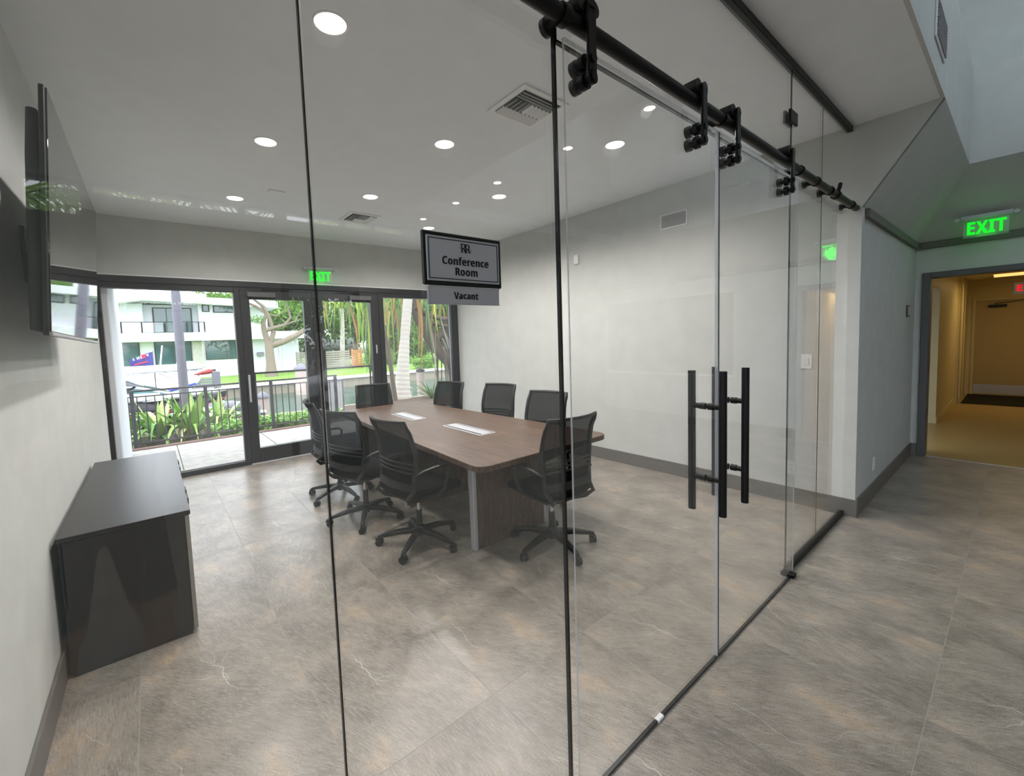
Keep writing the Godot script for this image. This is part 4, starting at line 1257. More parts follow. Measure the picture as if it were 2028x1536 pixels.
# ------------------------------------------------------------------ what the glass mirrors: entrance side, photographer
func build_lobby() -> void:
	var dr := struct("ground_drive", "paved drive outside the lobby entrance", "ground")
	part(dr, "paving", MB.new().ab(Vector3(-30, -0.6, ZB + 0.12), Vector3(30, -0.2, 60), 0.0), M.asphalt)
	part(dr, "entrance_canopy", MB.new().ab(Vector3(-4.2, 2.5, ZB + 0.12), Vector3(-1.2, 2.62, 7.5), 0.02), M.plaster_white)
	var pm := thing("entrance_palm", "palm tree outside the lobby's high windows", "palm tree", Vector3(-4.9, -0.2, 7.2))
	part(pm, "trunk", MB.new().tube([Vector3(0, 0, 0), Vector3(0.05, 2.0, 0), Vector3(0.0, 4.4, 0)], [0.2, 0.15, 0.13], 12), M.palm_bark)
	var fm := frond_mesh()
	for k in 16:
		var f := inst("frond", fm, M["frond%d" % (k % 2)], pm)
		f.transform = Transform3D(Basis(Vector3.UP, k * 2.399) * Basis(Vector3.RIGHT, -0.3 + 0.05 * k), Vector3(0, 4.3 - 0.03 * k, 0))
	var q := thing("entrance_palm", "palm tree outside the lobby entrance doors", "palm tree", Vector3(-0.2, -0.2, 9.0))
	part(q, "trunk", MB.new().tube([Vector3(0, 0, 0), Vector3(0.05, 2.0, 0), Vector3(0.0, 4.8, 0)], [0.2, 0.15, 0.13], 12), M.palm_bark)
	for k in 16:
		var f := inst("frond", fm, M["frond%d" % (k % 2)], q)
		f.transform = Transform3D(Basis(Vector3.UP, k * 2.399) * Basis(Vector3.RIGHT, -0.3 + 0.05 * k), Vector3(0, 4.7 - 0.03 * k, 0))
	var tr := thing("leafy_tree", "dark tree across the drive outside the entrance", "tree", Vector3(3.0, -0.2, 24), 0.0)
	part(tr, "trunk", MB.new().tube([Vector3(0, 0, 0), Vector3(0.1, 1.5, 0), Vector3(0, 4, 0)], [0.3, 0.22, 0.15], 8), M.bark)
	crown(tr, Vector3(0, 4.0, 0), Vector3(7, 3.2, 2), 700, 0.4, ["leaf3", "leaf0"], 501, 0.2)
	build_car()
	build_person()

func build_car() -> void:
	var t := thing("parked_car", "silver grey car parked on the drive outside the entrance", "car", Vector3(0.9, -0.2, 12.5), 0.0)
	var side := PackedVector2Array([Vector2(-2.1, 0.32), Vector2(-2.15, 0.55), Vector2(-2.0, 0.72), Vector2(-1.1, 0.86), Vector2(-0.45, 1.32), Vector2(0.0, 1.42), Vector2(1.0, 1.40), Vector2(1.75, 1.02), Vector2(2.1, 0.92), Vector2(2.15, 0.5), Vector2(2.05, 0.3)])
	part(t, "body", MB.new().prism(side, Transform3D(Basis(), Vector3(0, 0, -0.85)), 1.7, 0.06), M.silver_paint)
	part(t, "window", MB.new().prism(PackedVector2Array([Vector2(-0.95, 0.9), Vector2(-0.4, 1.28), Vector2(0.02, 1.35), Vector2(0.95, 1.33), Vector2(1.45, 1.0)]), Transform3D(Basis(), Vector3(0, 0, -0.86)), 1.72, 0.0), M.tint_glass)
	for x in [-1.35, 1.3]:
		for s in [-1.0, 1.0]:
			var w := part(t, "wheel", MB.new().cyl(Vector3(x, 0.32, s * 0.66), Vector3(x, 0.32, s * 0.88), 0.32, -1, 22), M.black_plastic)
			part(w, "hub", MB.new().cyl(Vector3(x, 0.32, s * 0.87), Vector3(x, 0.32, s * 0.9), 0.19, -1, 16), M.brushed)
	for s in [-1.0, 1.0]:
		part(t, "headlamp", MB.new().rbox(Vector3(-2.02, 0.64, s * 0.62), Vector3(0.2, 0.12, 0.34), 0.05, 4), M.gel_white)
		part(t, "wing_mirror", MB.new().rbox(Vector3(-0.75, 0.98, s * 0.95), Vector3(0.12, 0.12, 0.18), 0.04, 4), M.silver_paint)

func capsule(p: Vector3, a: Vector3, b: Vector3, r0: float, r1: float) -> float:
	var ab := b - a
	var t := clampf((p - a).dot(ab) / maxf(ab.length_squared(), 1e-9), 0.0, 1.0)
	return p.distance_to(a + ab * t) - lerpf(r0, r1, t)

func blobs(st: SurfaceTool, bones: Array, cell: float, k: float, paint: Callable) -> void:   # surface nets over tapered capsules joined smoothly
	var lo := Vector3.INF
	var hi := -Vector3.INF
	for b in bones:
		for e in [[b[0], b[2]], [b[1], b[3]]]:
			lo = lo.min(e[0] - Vector3.ONE * (e[1] + 3.0 * cell))
			hi = hi.max(e[0] + Vector3.ONE * (e[1] + 3.0 * cell))
	var n := Vector3i(((hi - lo) / cell).ceil()) + Vector3i.ONE
	var field := PackedFloat32Array()
	field.resize(n.x * n.y * n.z)
	field.fill(1.0)
	for b in bones:
		var rr: float = maxf(b[2], b[3]) + 3.0 * cell + k
		var a0 := Vector3i(((b[0].min(b[1]) - Vector3.ONE * rr - lo) / cell).floor()).clamp(Vector3i.ZERO, n - Vector3i.ONE)
		var a1 := Vector3i(((b[0].max(b[1]) + Vector3.ONE * rr - lo) / cell).ceil()).clamp(Vector3i.ZERO, n - Vector3i.ONE)
		for z in range(a0.z, a1.z + 1):
			for y in range(a0.y, a1.y + 1):
				for x in range(a0.x, a1.x + 1):
					var d := capsule(lo + Vector3(x, y, z) * cell, b[0], b[1], b[2], b[3])
					var at := (z * n.y + y) * n.x + x
					var f := field[at]
					var h := clampf(0.5 + 0.5 * (f - d) / k, 0.0, 1.0)
					field[at] = lerpf(f, d, h) - k * h * (1.0 - h)
	var verts := {}
	var offs := [1, n.x, n.x * n.y]
	for z in n.z - 1:
		for y in n.y - 1:
			for x in n.x - 1:
				var at := (z * n.y + y) * n.x + x
				var first := field[at] < 0.0
				var mixed := false
				for c in range(1, 8):
					if (field[at + (c & 1) + ((c >> 1) & 1) * n.x + ((c >> 2) & 1) * n.x * n.y] < 0.0) != first:
						mixed = true
						break
				if not mixed: continue
				var sum := Vector3.ZERO
				var cnt := 0
				for c in 8:
					for ax in 3:
						if (c >> ax) & 1: continue
						var i0: int = at + (c & 1) + ((c >> 1) & 1) * n.x + ((c >> 2) & 1) * n.x * n.y
						var f0 := field[i0]
						var f1 := field[i0 + int(offs[ax])]
						if (f0 < 0.0) == (f1 < 0.0): continue
						var p := Vector3(c & 1, (c >> 1) & 1, (c >> 2) & 1)
						p[ax] += f0 / (f0 - f1)
						sum += p
						cnt += 1
				verts[at] = lo + (Vector3(x, y, z) + sum / cnt) * cell
	for at in verts:
		for ax in 3:
			var u: int = offs[(ax + 1) % 3]
			var w: int = offs[(ax + 2) % 3]
			var f0 := field[at]
			var f1 := field[at + int(offs[ax])]
			if (f0 < 0.0) == (f1 < 0.0): continue
			if not (verts.has(at - u) and verts.has(at - w) and verts.has(at - u - w)): continue
			var q := [verts[at], verts[at - u], verts[at - u - w], verts[at - w]]
			var order := [0, 1, 2, 0, 2, 3] if f0 < 0.0 else [0, 2, 1, 0, 3, 2]
			for o in order:
				st.set_color(paint.call(q[o]))
				st.add_vertex(q[o])

func build_person() -> void:
	# the photographer, who shows only as a faint reflection in the glass
	var t := thing("person", "person in dark shirt and shorts holding up a phone to photograph the room", "person", Vector3(-4.70, 0, 1.34), -0.25)
	var V := func(x: float, y: float, z: float) -> Vector3: return Vector3(x, y, z)
	var b := []
	# torso, hips, neck (facing -z)
	b.append([V.call(0, 0.98, 0), V.call(0, 1.2, 0), 0.145, 0.14])
	b.append([V.call(-0.07, 1.0, 0), V.call(-0.10, 1.36, 0), 0.12, 0.115])
	b.append([V.call(0.07, 1.0, 0), V.call(0.10, 1.36, 0), 0.12, 0.115])
	b.append([V.call(-0.17, 1.42, 0), V.call(0.17, 1.42, 0), 0.065, 0.065])
	b.append([V.call(0, 1.4, 0), V.call(0, 1.56, -0.01), 0.062, 0.055])
	b.append([V.call(-0.075, 0.93, 0.01), V.call(0.075, 0.93, 0.01), 0.12, 0.12])
	for s in [-1.0, 1.0]:
		b.append([V.call(s * 0.10, 0.92, 0), V.call(s * 0.15, 0.52, -0.01), 0.105, 0.085])
		b.append([V.call(s * 0.15, 0.50, -0.01), V.call(s * 0.165, 0.30, 0.02), 0.058, 0.056])
		b.append([V.call(s * 0.165, 0.30, 0.02), V.call(s * 0.17, 0.09, 0.03), 0.054, 0.036])
		b.append([V.call(s * 0.17, 0.045, 0.04), V.call(s * 0.185, 0.035, -0.15), 0.045, 0.035])
	# arms raised to the phone at the left of the face
	var ph := Vector3(0.095, 1.56, -0.46)
	for q in [[-1.0, Vector3(-0.19, 1.22, -0.20), ph + Vector3(-0.075, -0.03, 0.03)], [1.0, Vector3(0.27, 1.24, -0.18), ph + Vector3(0.075, -0.03, 0.03)]]:
		b.append([V.call(q[0] * 0.19, 1.40, 0), q[1], 0.052, 0.042])
		b.append([q[1], q[2], 0.04, 0.026])
	var skin := Color(0.36, 0.20, 0.13)
	var paint := func(p: Vector3) -> Color:
		if p.y < 0.085: return Color(0.03, 0.03, 0.03)
		if p.y < 0.54: return skin
		if p.y < 0.97: return Color(0.02, 0.02, 0.025)
		if p.y > 1.49 and absf(p.x) < 0.1 and p.z > -0.15: return skin
		if p.z < -0.22: return skin
		return Color(0.025, 0.026, 0.035)
	var st := SurfaceTool.new()
	st.begin(Mesh.PRIMITIVE_TRIANGLES)
	st.set_smooth_group(1)
	blobs(st, b, 0.018, 0.03, paint)
	# head
	var hc := Vector3(0, 1.655, -0.02)
	var hb := [[hc + Vector3(0, 0.035, 0.015), hc + Vector3(0, 0.02, -0.01), 0.085, 0.08], [hc + Vector3(0, -0.02, -0.03), hc + Vector3(0, -0.075, -0.045), 0.062, 0.04],
		[hc + Vector3(0, 0.0, -0.09), hc + Vector3(0, -0.025, -0.105), 0.010, 0.014], [hc + Vector3(-0.03, 0.015, -0.078), hc + Vector3(-0.028, 0.015, -0.08), 0.014, 0.014], [hc + Vector3(0.03, 0.015, -0.078), hc + Vector3(0.028, 0.015, -0.08), 0.014, 0.014],
		[hc + Vector3(-0.02, -0.052, -0.085), hc + Vector3(0.02, -0.052, -0.085), 0.009, 0.009], [hc + Vector3(-0.083, 0.015, 0.0), hc + Vector3(-0.085, -0.02, -0.005), 0.016, 0.011], [hc + Vector3(0.083, 0.015, 0.0), hc + Vector3(0.085, -0.02, -0.005), 0.016, 0.011], [hc + Vector3(0, -0.06, 0.01), hc + Vector3(0, -0.13, 0.01), 0.058, 0.056]]
	var hp := func(p: Vector3) -> Color:
		var d: Vector3 = p - hc
		if d.y > 0.065 or (d.z > 0.015 and d.y > -0.035): return Color(0.02, 0.015, 0.012)
		if absf(d.y - 0.015) < 0.008 and absf(absf(d.x) - 0.03) < 0.012 and d.z < -0.08: return Color(0.03, 0.025, 0.02)
		if absf(d.y + 0.052) < 0.007 and d.z < -0.08: return Color(0.22, 0.08, 0.07)
		return skin
	blobs(st, hb, 0.008, 0.018, hp)
	# hands round the phone: palm, four fingers and a thumb each
	for s in [-1.0, 1.0]:
		var w: Vector3 = ph + Vector3(s * 0.082, -0.03, 0.03)
		var fb := [[w, w + Vector3(s * 0.004, 0.03, -0.01), 0.022, 0.026]]
		for k in 4:
			var r0: Vector3 = w + Vector3(s * 0.008, -0.01 + 0.017 * k, -0.02)
			var m1 := r0 + Vector3(s * 0.006, 0.004, -0.026 - 0.003 * (1.5 - absf(k - 1.5)))
			fb.append([r0, m1, 0.009, 0.0085])
			fb.append([m1, m1 + Vector3(-s * 0.026, 0.002, -0.008), 0.0085, 0.0075])
		var th: Vector3 = w + Vector3(-s * 0.006, 0.02, 0.012)
		fb.append([th, th + Vector3(-s * 0.02, 0.02, 0.004), 0.011, 0.0095])
		fb.append([th + Vector3(-s * 0.02, 0.02, 0.004), th + Vector3(-s * 0.045, 0.024, -0.004), 0.0095, 0.008])
		blobs(st, fb, 0.004, 0.006, func(_p): return skin)
	st.generate_normals()
	st.index()
	inst("body", st.commit(), M.person_skin, t)
	var pn := thing("phone", "black phone held up in both hands", "phone", t.transform * ph, -0.25)
	part(pn, "case", MB.new().rbox(Vector3(0, 0, 0), Vector3(0.155, 0.075, 0.009), 0.004, 4), M.black_plastic)
	part(pn, "screen", MB.new().box(Vector3(0, 0, 0.005), Vector3(0.145, 0.067, 0.001), 0.0), M.screen)

# ------------------------------------------------------------------ outdoors
func multi(parent: Node, called: String, m: Mesh, mt: Material, xfs: Array) -> MultiMeshInstance3D:
	var mm := MultiMesh.new()
	mm.transform_format = MultiMesh.TRANSFORM_3D
	mm.mesh = m
	mm.instance_count = xfs.size()
	for k in xfs.size(): mm.set_instance_transform(k, xfs[k])
	var o := MultiMeshInstance3D.new()
	o.name = called
	o.multimesh = mm
	o.material_override = mt
	o.set_meta("kind", "stuff")
	parent.add_child(o, true)
	return o

func leaf_mesh(l: float, w: float, fold := 0.2) -> ArrayMesh:   # a small pointed leaf, folded along its rib
	var b := MB.new()
	b.flat()
	var n := 3
	for k in n:
		var t0 := float(k) / n
		var t1 := float(k + 1) / n
		var w0 := w * sin(PI * (0.08 + 0.92 * t0)) * 0.5
		var w1 := w * sin(PI * (0.08 + 0.92 * t1)) * 0.5
		var a := Vector3(0, -0.3 * l * t0 * t0, l * t0)
		var c := Vector3(0, -0.3 * l * t1 * t1, l * t1)
		for s in [-1.0, 1.0]:
			b.quad(a, c, c + Vector3(s * w1, w1 * fold, 0), a + Vector3(s * w0, w0 * fold, 0), Vector3.UP)
	return b.mesh()

func spray_mesh(n: int, l: float, w: float, sd: int) -> ArrayMesh:   # a twig's worth of leaves
	var r := RandomNumberGenerator.new()
	r.seed = sd
	var st := SurfaceTool.new()
	st.begin(Mesh.PRIMITIVE_TRIANGLES)
	var lf := leaf_mesh(l, w)
	for k in n:
		var bs := Basis.from_euler(Vector3(r.randf_range(-1.2, 0.9), r.randf() * TAU, r.randf_range(-0.6, 0.6)))
		st.append_from(lf, 0, Transform3D(bs.scaled(Vector3.ONE * r.randf_range(0.6, 1.2)), Vector3(r.randf_range(-1, 1), r.randf_range(-1, 1), r.randf_range(-1, 1)) * l * 0.8))
	return st.commit()

func crown(parent: Node, c: Vector3, rad: Vector3, count: int, size: float, keys: Array, sd: int, hollow := 0.45) -> void:   # leaf sprays through an ellipsoid of lumps
	var r := RandomNumberGenerator.new()
	r.seed = sd
	var lumps := []
	for k in 14:
		var d := Vector3(r.randfn(), r.randfn(), r.randfn()).normalized()
		lumps.append([d * rad * r.randf_range(hollow, 0.85), r.randf_range(0.28, 0.5)])
	for j in keys.size():
		var sp := spray_mesh(7, size, size * 0.36, sd + j)
		var xfs := []
		for k in count / keys.size():
			var lp: Array = lumps[r.randi() % lumps.size()]
			var d := Vector3(r.randfn(), r.randfn(), r.randfn()).normalized() * (r.randf() ** 0.4)
			var p: Vector3 = c + lp[0] + d * rad * lp[1]
			xfs.append(Transform3D(Basis.from_euler(Vector3(r.randf_range(-0.8, 0.8), r.randf() * TAU, r.randf_range(-0.8, 0.8))) * r.randf_range(0.7, 1.3), p))
		multi(parent, "foliage", sp, M[keys[j]], xfs)

func blade_mesh(l: float, w: float, droop: float, rise: float) -> ArrayMesh:   # long strap leaf from the origin towards +z
	var b := MB.new()
	var n := 7
	var rows := []
	for k in n + 1:
		var t := float(k) / n
		var p := Vector3(0, rise * l * (t - 0.15 * t * t) - droop * l * t * t * t, l * t * (1.0 - 0.25 * rise * t))
		var ww := w * 0.5 * (0.55 + 0.45 * sin(PI * minf(t * 1.25 + 0.1, 1.0))) * (1.0 - t ** 4)
		rows.append([p + Vector3(-ww, ww * 0.35, 0), p, p + Vector3(ww, ww * 0.35, 0)])
	b.sheet(rows, 0.004)
	return b.mesh()

func build_outdoors() -> void:
	var r := RandomNumberGenerator.new()
	r.seed = 99
	# terrace
	var te := struct("floor_terrace", "pale concrete terrace outside the storefront", "terrace")
	var xs := [-7.0, -5.55, -4.25, -2.95, -1.65, -0.35, 0.95, 2.25, 3.5]
	var zs := [-5.71, -6.05, -6.75, -8.05]
	part(te, "bed", MB.new().ab(Vector3(-7, -0.3, -8.1), Vector3(3.5, -0.035, -5.7), 0.0), M.seawall)
	for i in xs.size() - 1:
		for k in zs.size() - 1:
			part(te, "slab", MB.new().ab(Vector3(xs[i] + 0.006, -0.06, zs[k + 1] + 0.006), Vector3(xs[i + 1] - 0.006, -0.02, zs[k] - 0.006), 0.004), M.concrete)
	part(te, "curb", MB.new().ab(Vector3(-7, -0.2, -8.2), Vector3(3.5, 0.0, -8.06), 0.008), M.curb)
	var ov := struct("soffit_terrace", "white roof overhang above the terrace", "overhang")
	part(ov, "slab", MB.new().ab(Vector3(-7, 2.52, -6.9), Vector3(3.5, 2.8, -5.71), 0.0), M.plaster_white)
	var fn := struct("wall_fin", "white wall fin at the end of the terrace", "wall")
	part(fn, "plaster", MB.new().ab(Vector3(-5.3, -0.3, -7.85), Vector3(-4.83, 2.8, -5.71), 0.01), M.plaster_white)
	# planting strip, seawall, canal
	var so := struct("ground_planting", "planting strip between terrace and canal", "ground")
	part(so, "soil", MB.new().ab(Vector3(-12, -1.4, -10.9), Vector3(14, -0.12, -8.2), 0.0), M.soil)
	part(so, "seawall_cap", MB.new().ab(Vector3(-12, -0.35, -11.3), Vector3(14, -0.15, -10.9), 0.01), M.seawall)
	part(so, "seawall", MB.new().ab(Vector3(-12, -2.0, -11.2), Vector3(14, -0.3, -10.95), 0.0), M.seawall)
	var wt := struct("ground_canal", "green canal water", "water")
	part(wt, "water", MB.new().ab(Vector3(-60, -1.6, -24.0), Vector3(70, -0.9, -11.2), 0.0), M.water)
	var lw := struct("ground_lawn", "lawn on the far bank of the canal", "ground")
	part(lw, "turf", MB.new().ab(Vector3(-60, -1.5, -90), Vector3(80, -0.36, -24.4), 0.0), M.grass)
	part(lw, "bank_wall", MB.new().ab(Vector3(-60, -2.0, -24.4), Vector3(80, -0.33, -24.0), 0.01), M.seawall)
	part(lw, "bank_cap", MB.new().ab(Vector3(-60, -0.38, -24.7), Vector3(80, -0.27, -23.9), 0.01), M.plaster_white)
	build_railing()
	build_agaves()
	build_house()
	build_boats()
	build_trees()

func build_railing() -> void:
	var t := thing("terrace_railing", "dark grey metal railing along the terrace edge", "railing", Vector3(-4.0, 0, -8.27))
	var x0 := -2.9
	var x1 := 2.62
	part(t, "top_rail", MB.new().ab(Vector3(x0, 0.925, -0.022), Vector3(x1, 0.955, 0.022), 0.003), M.rail_grey)
	part(t, "second_rail", MB.new().ab(Vector3(x0, 0.835, -0.012), Vector3(x1, 0.855, 0.012), 0.002), M.rail_grey)
	part(t, "bottom_rail", MB.new().ab(Vector3(x0, 0.045, -0.014), Vector3(x1, 0.075, 0.014), 0.002), M.rail_grey)
	for px in [-1.86, -0.79, 0.24, 1.32, 2.58]:
		part(t, "post", MB.new().ab(Vector3(px - 0.028, -0.1, -0.028), Vector3(px + 0.028, 0.93, 0.028), 0.003), M.rail_grey)
	var bm := MB.new().ab(Vector3(-0.008, 0.075, -0.008), Vector3(0.008, 0.84, 0.008), 0.001).mesh()
	var x := x0 + 0.05
	while x < x1:
		var near_post := false
		for px in [-1.86, -0.79, 0.24, 1.32, 2.58]:
			if absf(px - x) < 0.05: near_post = true
		if not near_post:
			inst("baluster", bm, M.rail_grey, t).position = Vector3(x, 0, 0)
		x += 0.118
	var h := thing("ramp_handrail", "black handrail with a looped end behind the exit doors", "handrail", Vector3(-1.8, 0, -8.55))
	part(h, "rail", MB.new().tube([Vector3(-1.15, 1.09, 0), Vector3(0.0, 1.085, 0), Vector3(1.45, 1.08, 0)], 0.02, 10), M.black_metal)
	part(h, "loop_end", MB.new().tube([Vector3(0.02, 1.08, 0.05), Vector3(-0.06, 1.06, 0.05), Vector3(-0.09, 0.98, 0.05), Vector3(-0.085, 0.84, 0.05), Vector3(-0.05, 0.78, 0.05), Vector3(0.02, 0.76, 0.05)], 0.018, 10), M.black_metal)
	part(h, "post", MB.new().cyl(Vector3(1.3, -0.3, 0), Vector3(1.3, 1.08, 0), 0.02, -1, 10).cyl(Vector3(-1.1, -0.3, 0), Vector3(-1.1, 1.08, 0), 0.02, -1, 10), M.black_metal)
	var g := thing("dock_gate", "light grey slatted metal gate leading to the dock", "gate", Vector3(-1.22, 0, -8.35))
	part(g, "gate_frame", MB.new().bar(Vector3(-0.35, 0.80, 0), Vector3(0.18, 0.78, -0.6), 0.03, 0.04).bar(Vector3(-0.35, 0.08, 0), Vector3(0.18, 0.08, -0.6), 0.03, 0.04).bar(Vector3(0.18, -0.1, -0.6), Vector3(0.18, 0.80, -0.6), 0.05, 0.05), M.post_grey)
	for k in 9:
		var p := Vector3(-0.33, 0, 0).lerp(Vector3(0.15, 0, -0.57), k / 8.0)
		part(g, "slat", MB.new().box(p + Vector3(0, 0.43, 0), Vector3(0.028, 0.70, 0.02), 0.002), M.silver_paint)
	var lp := thing("lamp_post", "tall grey square post standing behind the terrace railing", "post", Vector3(-4.02, -0.12, -9.5))
	part(lp, "base_plate", MB.new().box(Vector3(0, 0.02, 0), Vector3(0.28, 0.04, 0.28), 0.006), M.post_grey)
	part(lp, "pole", MB.new().cyl(Vector3(0, 0, 0), Vector3(0, 3.4, 0), 0.085, 0.075, 20), M.post_grey)
	part(lp, "finial", MB.new().lathe([Vector2(0.075, 3.4), Vector2(0.1, 3.42), Vector2(0.1, 3.46), Vector2(0.0, 3.5)], Transform3D(), 20), M.post_grey)

func build_agaves() -> void:
	var r := RandomNumberGenerator.new()
	r.seed = 31
	var kinds := []
	for k in 5: kinds.append(blade_mesh([0.95, 1.1, 1.0, 0.85, 1.05][k], [0.13, 0.12, 0.15, 0.12, 0.10][k], [0.5, 0.75, 0.3, 0.2, 0.9][k], [0.9, 0.7, 1.1, 1.3, 0.5][k]))
	var spots := [[Vector3(-4.45, -0.12, -9.25), 0.95, "leftmost broad-leaved agave plant by the white fin"], [Vector3(-3.95, -0.12, -9.15), 1.0, "tall broad-leaved agave plant in front of the grey post"], [Vector3(-3.45, -0.12, -9.35), 0.9, "broad-leaved agave plant right of the grey post"], [Vector3(-4.95, -0.12, -9.5), 0.75, "agave plant partly hidden by the white fin"]]
	for s in spots:
		var t := thing("agave_plant", s[2], "plant", s[0], 0.0, "agave plants behind the railing")
		for k in 36:
			var l := inst("leaf", kinds[r.randi() % 5], M["agave%d" % (r.randi() % 3)], t)
			var ring := k / 36.0
			l.transform = Transform3D(Basis(Vector3.UP, k * 2.399 + r.randf() * 0.4) * Basis(Vector3.RIGHT, lerpf(-0.55, 0.25, ring) + r.randf_range(-0.1, 0.1)) * (float(s[1]) * r.randf_range(0.8, 1.1)), Vector3(0, 0.03, 0))
	var gc := thing("ground_cover", "low bright green ground cover behind the railing", "shrubs", Vector3.ZERO)
	for k in 2:
		var xfs := []
		for j in 330:
			var x := r.randf_range(-3.7, -1.2)
			xfs.append(Transform3D(Basis.from_euler(Vector3(r.randf_range(-0.5, 0.5), r.randf() * TAU, 0)) * r.randf_range(0.7, 1.3), Vector3(x, r.randf_range(-0.08, 0.16), r.randf_range(-9.1, -8.45))))
		multi(gc, "foliage", spray_mesh(6, 0.075, 0.045, 40 + k), M["agave%d" % k], xfs)
	gc.set_meta("kind", "stuff")
	var tf := thing("fern_tuft", "dark green fern tuft beside the palm trunk base", "plant", Vector3(2.1, -0.15, -10.2))
	for k in 22:
		var l := inst("frond", kinds[k % 5], M["leaf%d" % (k % 2)], tf)
		l.transform = Transform3D(Basis(Vector3.UP, k * 2.399) * Basis(Vector3.RIGHT, r.randf_range(-0.3, 0.2)) * Basis.from_scale(Vector3(0.35, 0.7, 0.8)), Vector3(0, 0.02, 0))

func house_window(h: Node3D, x0: float, x1: float, y0: float, y1: float, z: float, mull: int) -> void:
	var w := part(h, "window", MB.new().ab(Vector3(x0 - 0.06, y0 - 0.06, z - 0.02), Vector3(x1 + 0.06, y1 + 0.06, z + 0.02), 0.01), M.frame)
	for k in mull:
		var a := lerpf(x0, x1, float(k) / mull)
		var b := lerpf(x0, x1, float(k + 1) / mull)
		part(w, "pane", MB.new().ab(Vector3(a + 0.025, y0, z + 0.02), Vector3(b - 0.025, y1, z + 0.03), 0.0), M.house_glass)

func build_house() -> void:
	var t := thing("waterfront_house", "white modern two-storey house across the canal", "house", Vector3(0, -0.36, -35))
	var y := 0.36
	var pw: Material = M.plaster_white
	part(t, "ground_floor_wall", MB.new().ab(Vector3(-14, 0, -6), Vector3(5.0, y + 2.32, -0.6), 0.02), pw)
	part(t, "floor_band", MB.new().ab(Vector3(-14, y + 2.28, -6), Vector3(5.55, y + 2.86, 0.3), 0.02), pw)
	part(t, "upper_wall", MB.new().ab(Vector3(-14, y + 2.86, -6), Vector3(-4.72, y + 4.85, -0.5), 0.02), pw)
	part(t, "upper_wall", MB.new().ab(Vector3(-4.72, y + 2.86, -6), Vector3(-1.65, y + 4.85, -1.4), 0.0), pw)
	part(t, "upper_wall", MB.new().ab(Vector3(-1.65, y + 2.86, -6), Vector3(2.75, y + 4.85, -0.3), 0.02), pw)
	var rf := part(t, "roof", MB.new().prism(PackedVector2Array([Vector2(-14, y + 4.5), Vector2(-6.1, y + 4.75), Vector2(-4.69, y + 4.98), Vector2(-3.0, y + 4.9), Vector2(3.4, y + 4.62), Vector2(3.4, y + 5.15), Vector2(-14, y + 5.6)]), Transform3D(Basis(), Vector3(0, 0, -6)), 6.5, 0.02), pw)
	part(rf, "upper_roof", MB.new().ab(Vector3(-13, y + 5.35, -6), Vector3(-1.0, y + 5.7, -1.2), 0.02), pw)
	house_window(t, -4.15, -2.02, y + 2.95, y + 4.6, -1.36, 3)
	house_window(t, -1.36, -1.03, y + 4.38, y + 4.76, -0.28, 1)
	house_window(t, -0.70, 0.9, y + 4.33, y + 4.72, -0.28, 1)
	house_window(t, -7.2, -5.1, y + 0.5, y + 2.25, -0.56, 2)
	house_window(t, -4.22, -2.25, y + 0.5, y + 2.25, -0.56, 2)
	house_window(t, -1.33, 1.2, y + 0.95, y + 2.2, -0.56, 2)
	var pt := part(t, "patio_blind", MB.new().ab(Vector3(-2.15, y + 0.4, -0.56), Vector3(-1.5, y + 2.25, -0.5), 0.01), M.concrete)
	pt.set_meta("label", "grey louvred panel")
	var rl := part(t, "balcony_rail", MB.new().ab(Vector3(-8, y + 3.56, 0.12), Vector3(-1.36, y + 3.60, 0.17), 0.004), M.black_metal)
	for x in [-7.2, -5.85, -4.82, -3.6, -2.4, -1.72, -1.38]:
		part(rl, "post", MB.new().ab(Vector3(x - 0.04, y + 2.86, 0.12), Vector3(x + 0.04, y + 3.58, 0.17), 0.004), M.black_metal)
	for q in [[-7.1, -5.95], [-5.75, -4.92], [-4.72, -3.7], [-3.5, -2.5]]:
		pane(t, Vector3(q[0], y + 2.92, 0.14), Vector3(q[1], y + 3.54, 0.15), M.glass)
	part(t, "downpipe", MB.new().cyl(Vector3(3.55, 0.1, -0.52), Vector3(3.55, y + 2.3, -0.52), 0.06, -1, 10), M.gel_white)
	var fx := part(t, "hose_reel", MB.new().ab(Vector3(1.9, y + 1.0, -0.6), Vector3(2.35, y + 1.3, -0.3), 0.02), M.grey_plastic)
	fx.set_meta("label", "grey hose reel box")
	# slatted fence and gate right of the house
	var f := thing("slat_fence", "weathered grey horizontal slat fence beside the house", "fence", Vector3(5.1, -0.36, -33.5))
	for k in 8:
		part(f, "slat", MB.new().ab(Vector3(-0.9, 0.12 + k * 0.18, 0), Vector3(3.25, 0.26 + k * 0.18, 0.04), 0.005), M.weathered)
	for x in [-0.9, 0.5, 1.9, 3.2]:
		part(f, "post", MB.new().ab(Vector3(x, 0, -0.06), Vector3(x + 0.08, 1.6, 0.0), 0.005), M.weathered)
	var g := thing("cedar_gate", "orange-brown wooden gate at the end of the slat fence", "gate", Vector3(8.45, -0.36, -33.4))
	for k in 8:
		part(g, "slat", MB.new().ab(Vector3(0.1, 0.12 + k * 0.18, 0), Vector3(0.8, 0.26 + k * 0.18, 0.03), 0.005), M.cedar)
	part(g, "post", MB.new().ab(Vector3(0, 0, 0), Vector3(0.14, 1.65, 0.1), 0.005), M.cedar)
	part(g, "post", MB.new().ab(Vector3(0.8, 0, 0), Vector3(0.9, 1.65, 0.1), 0.005), M.cedar)

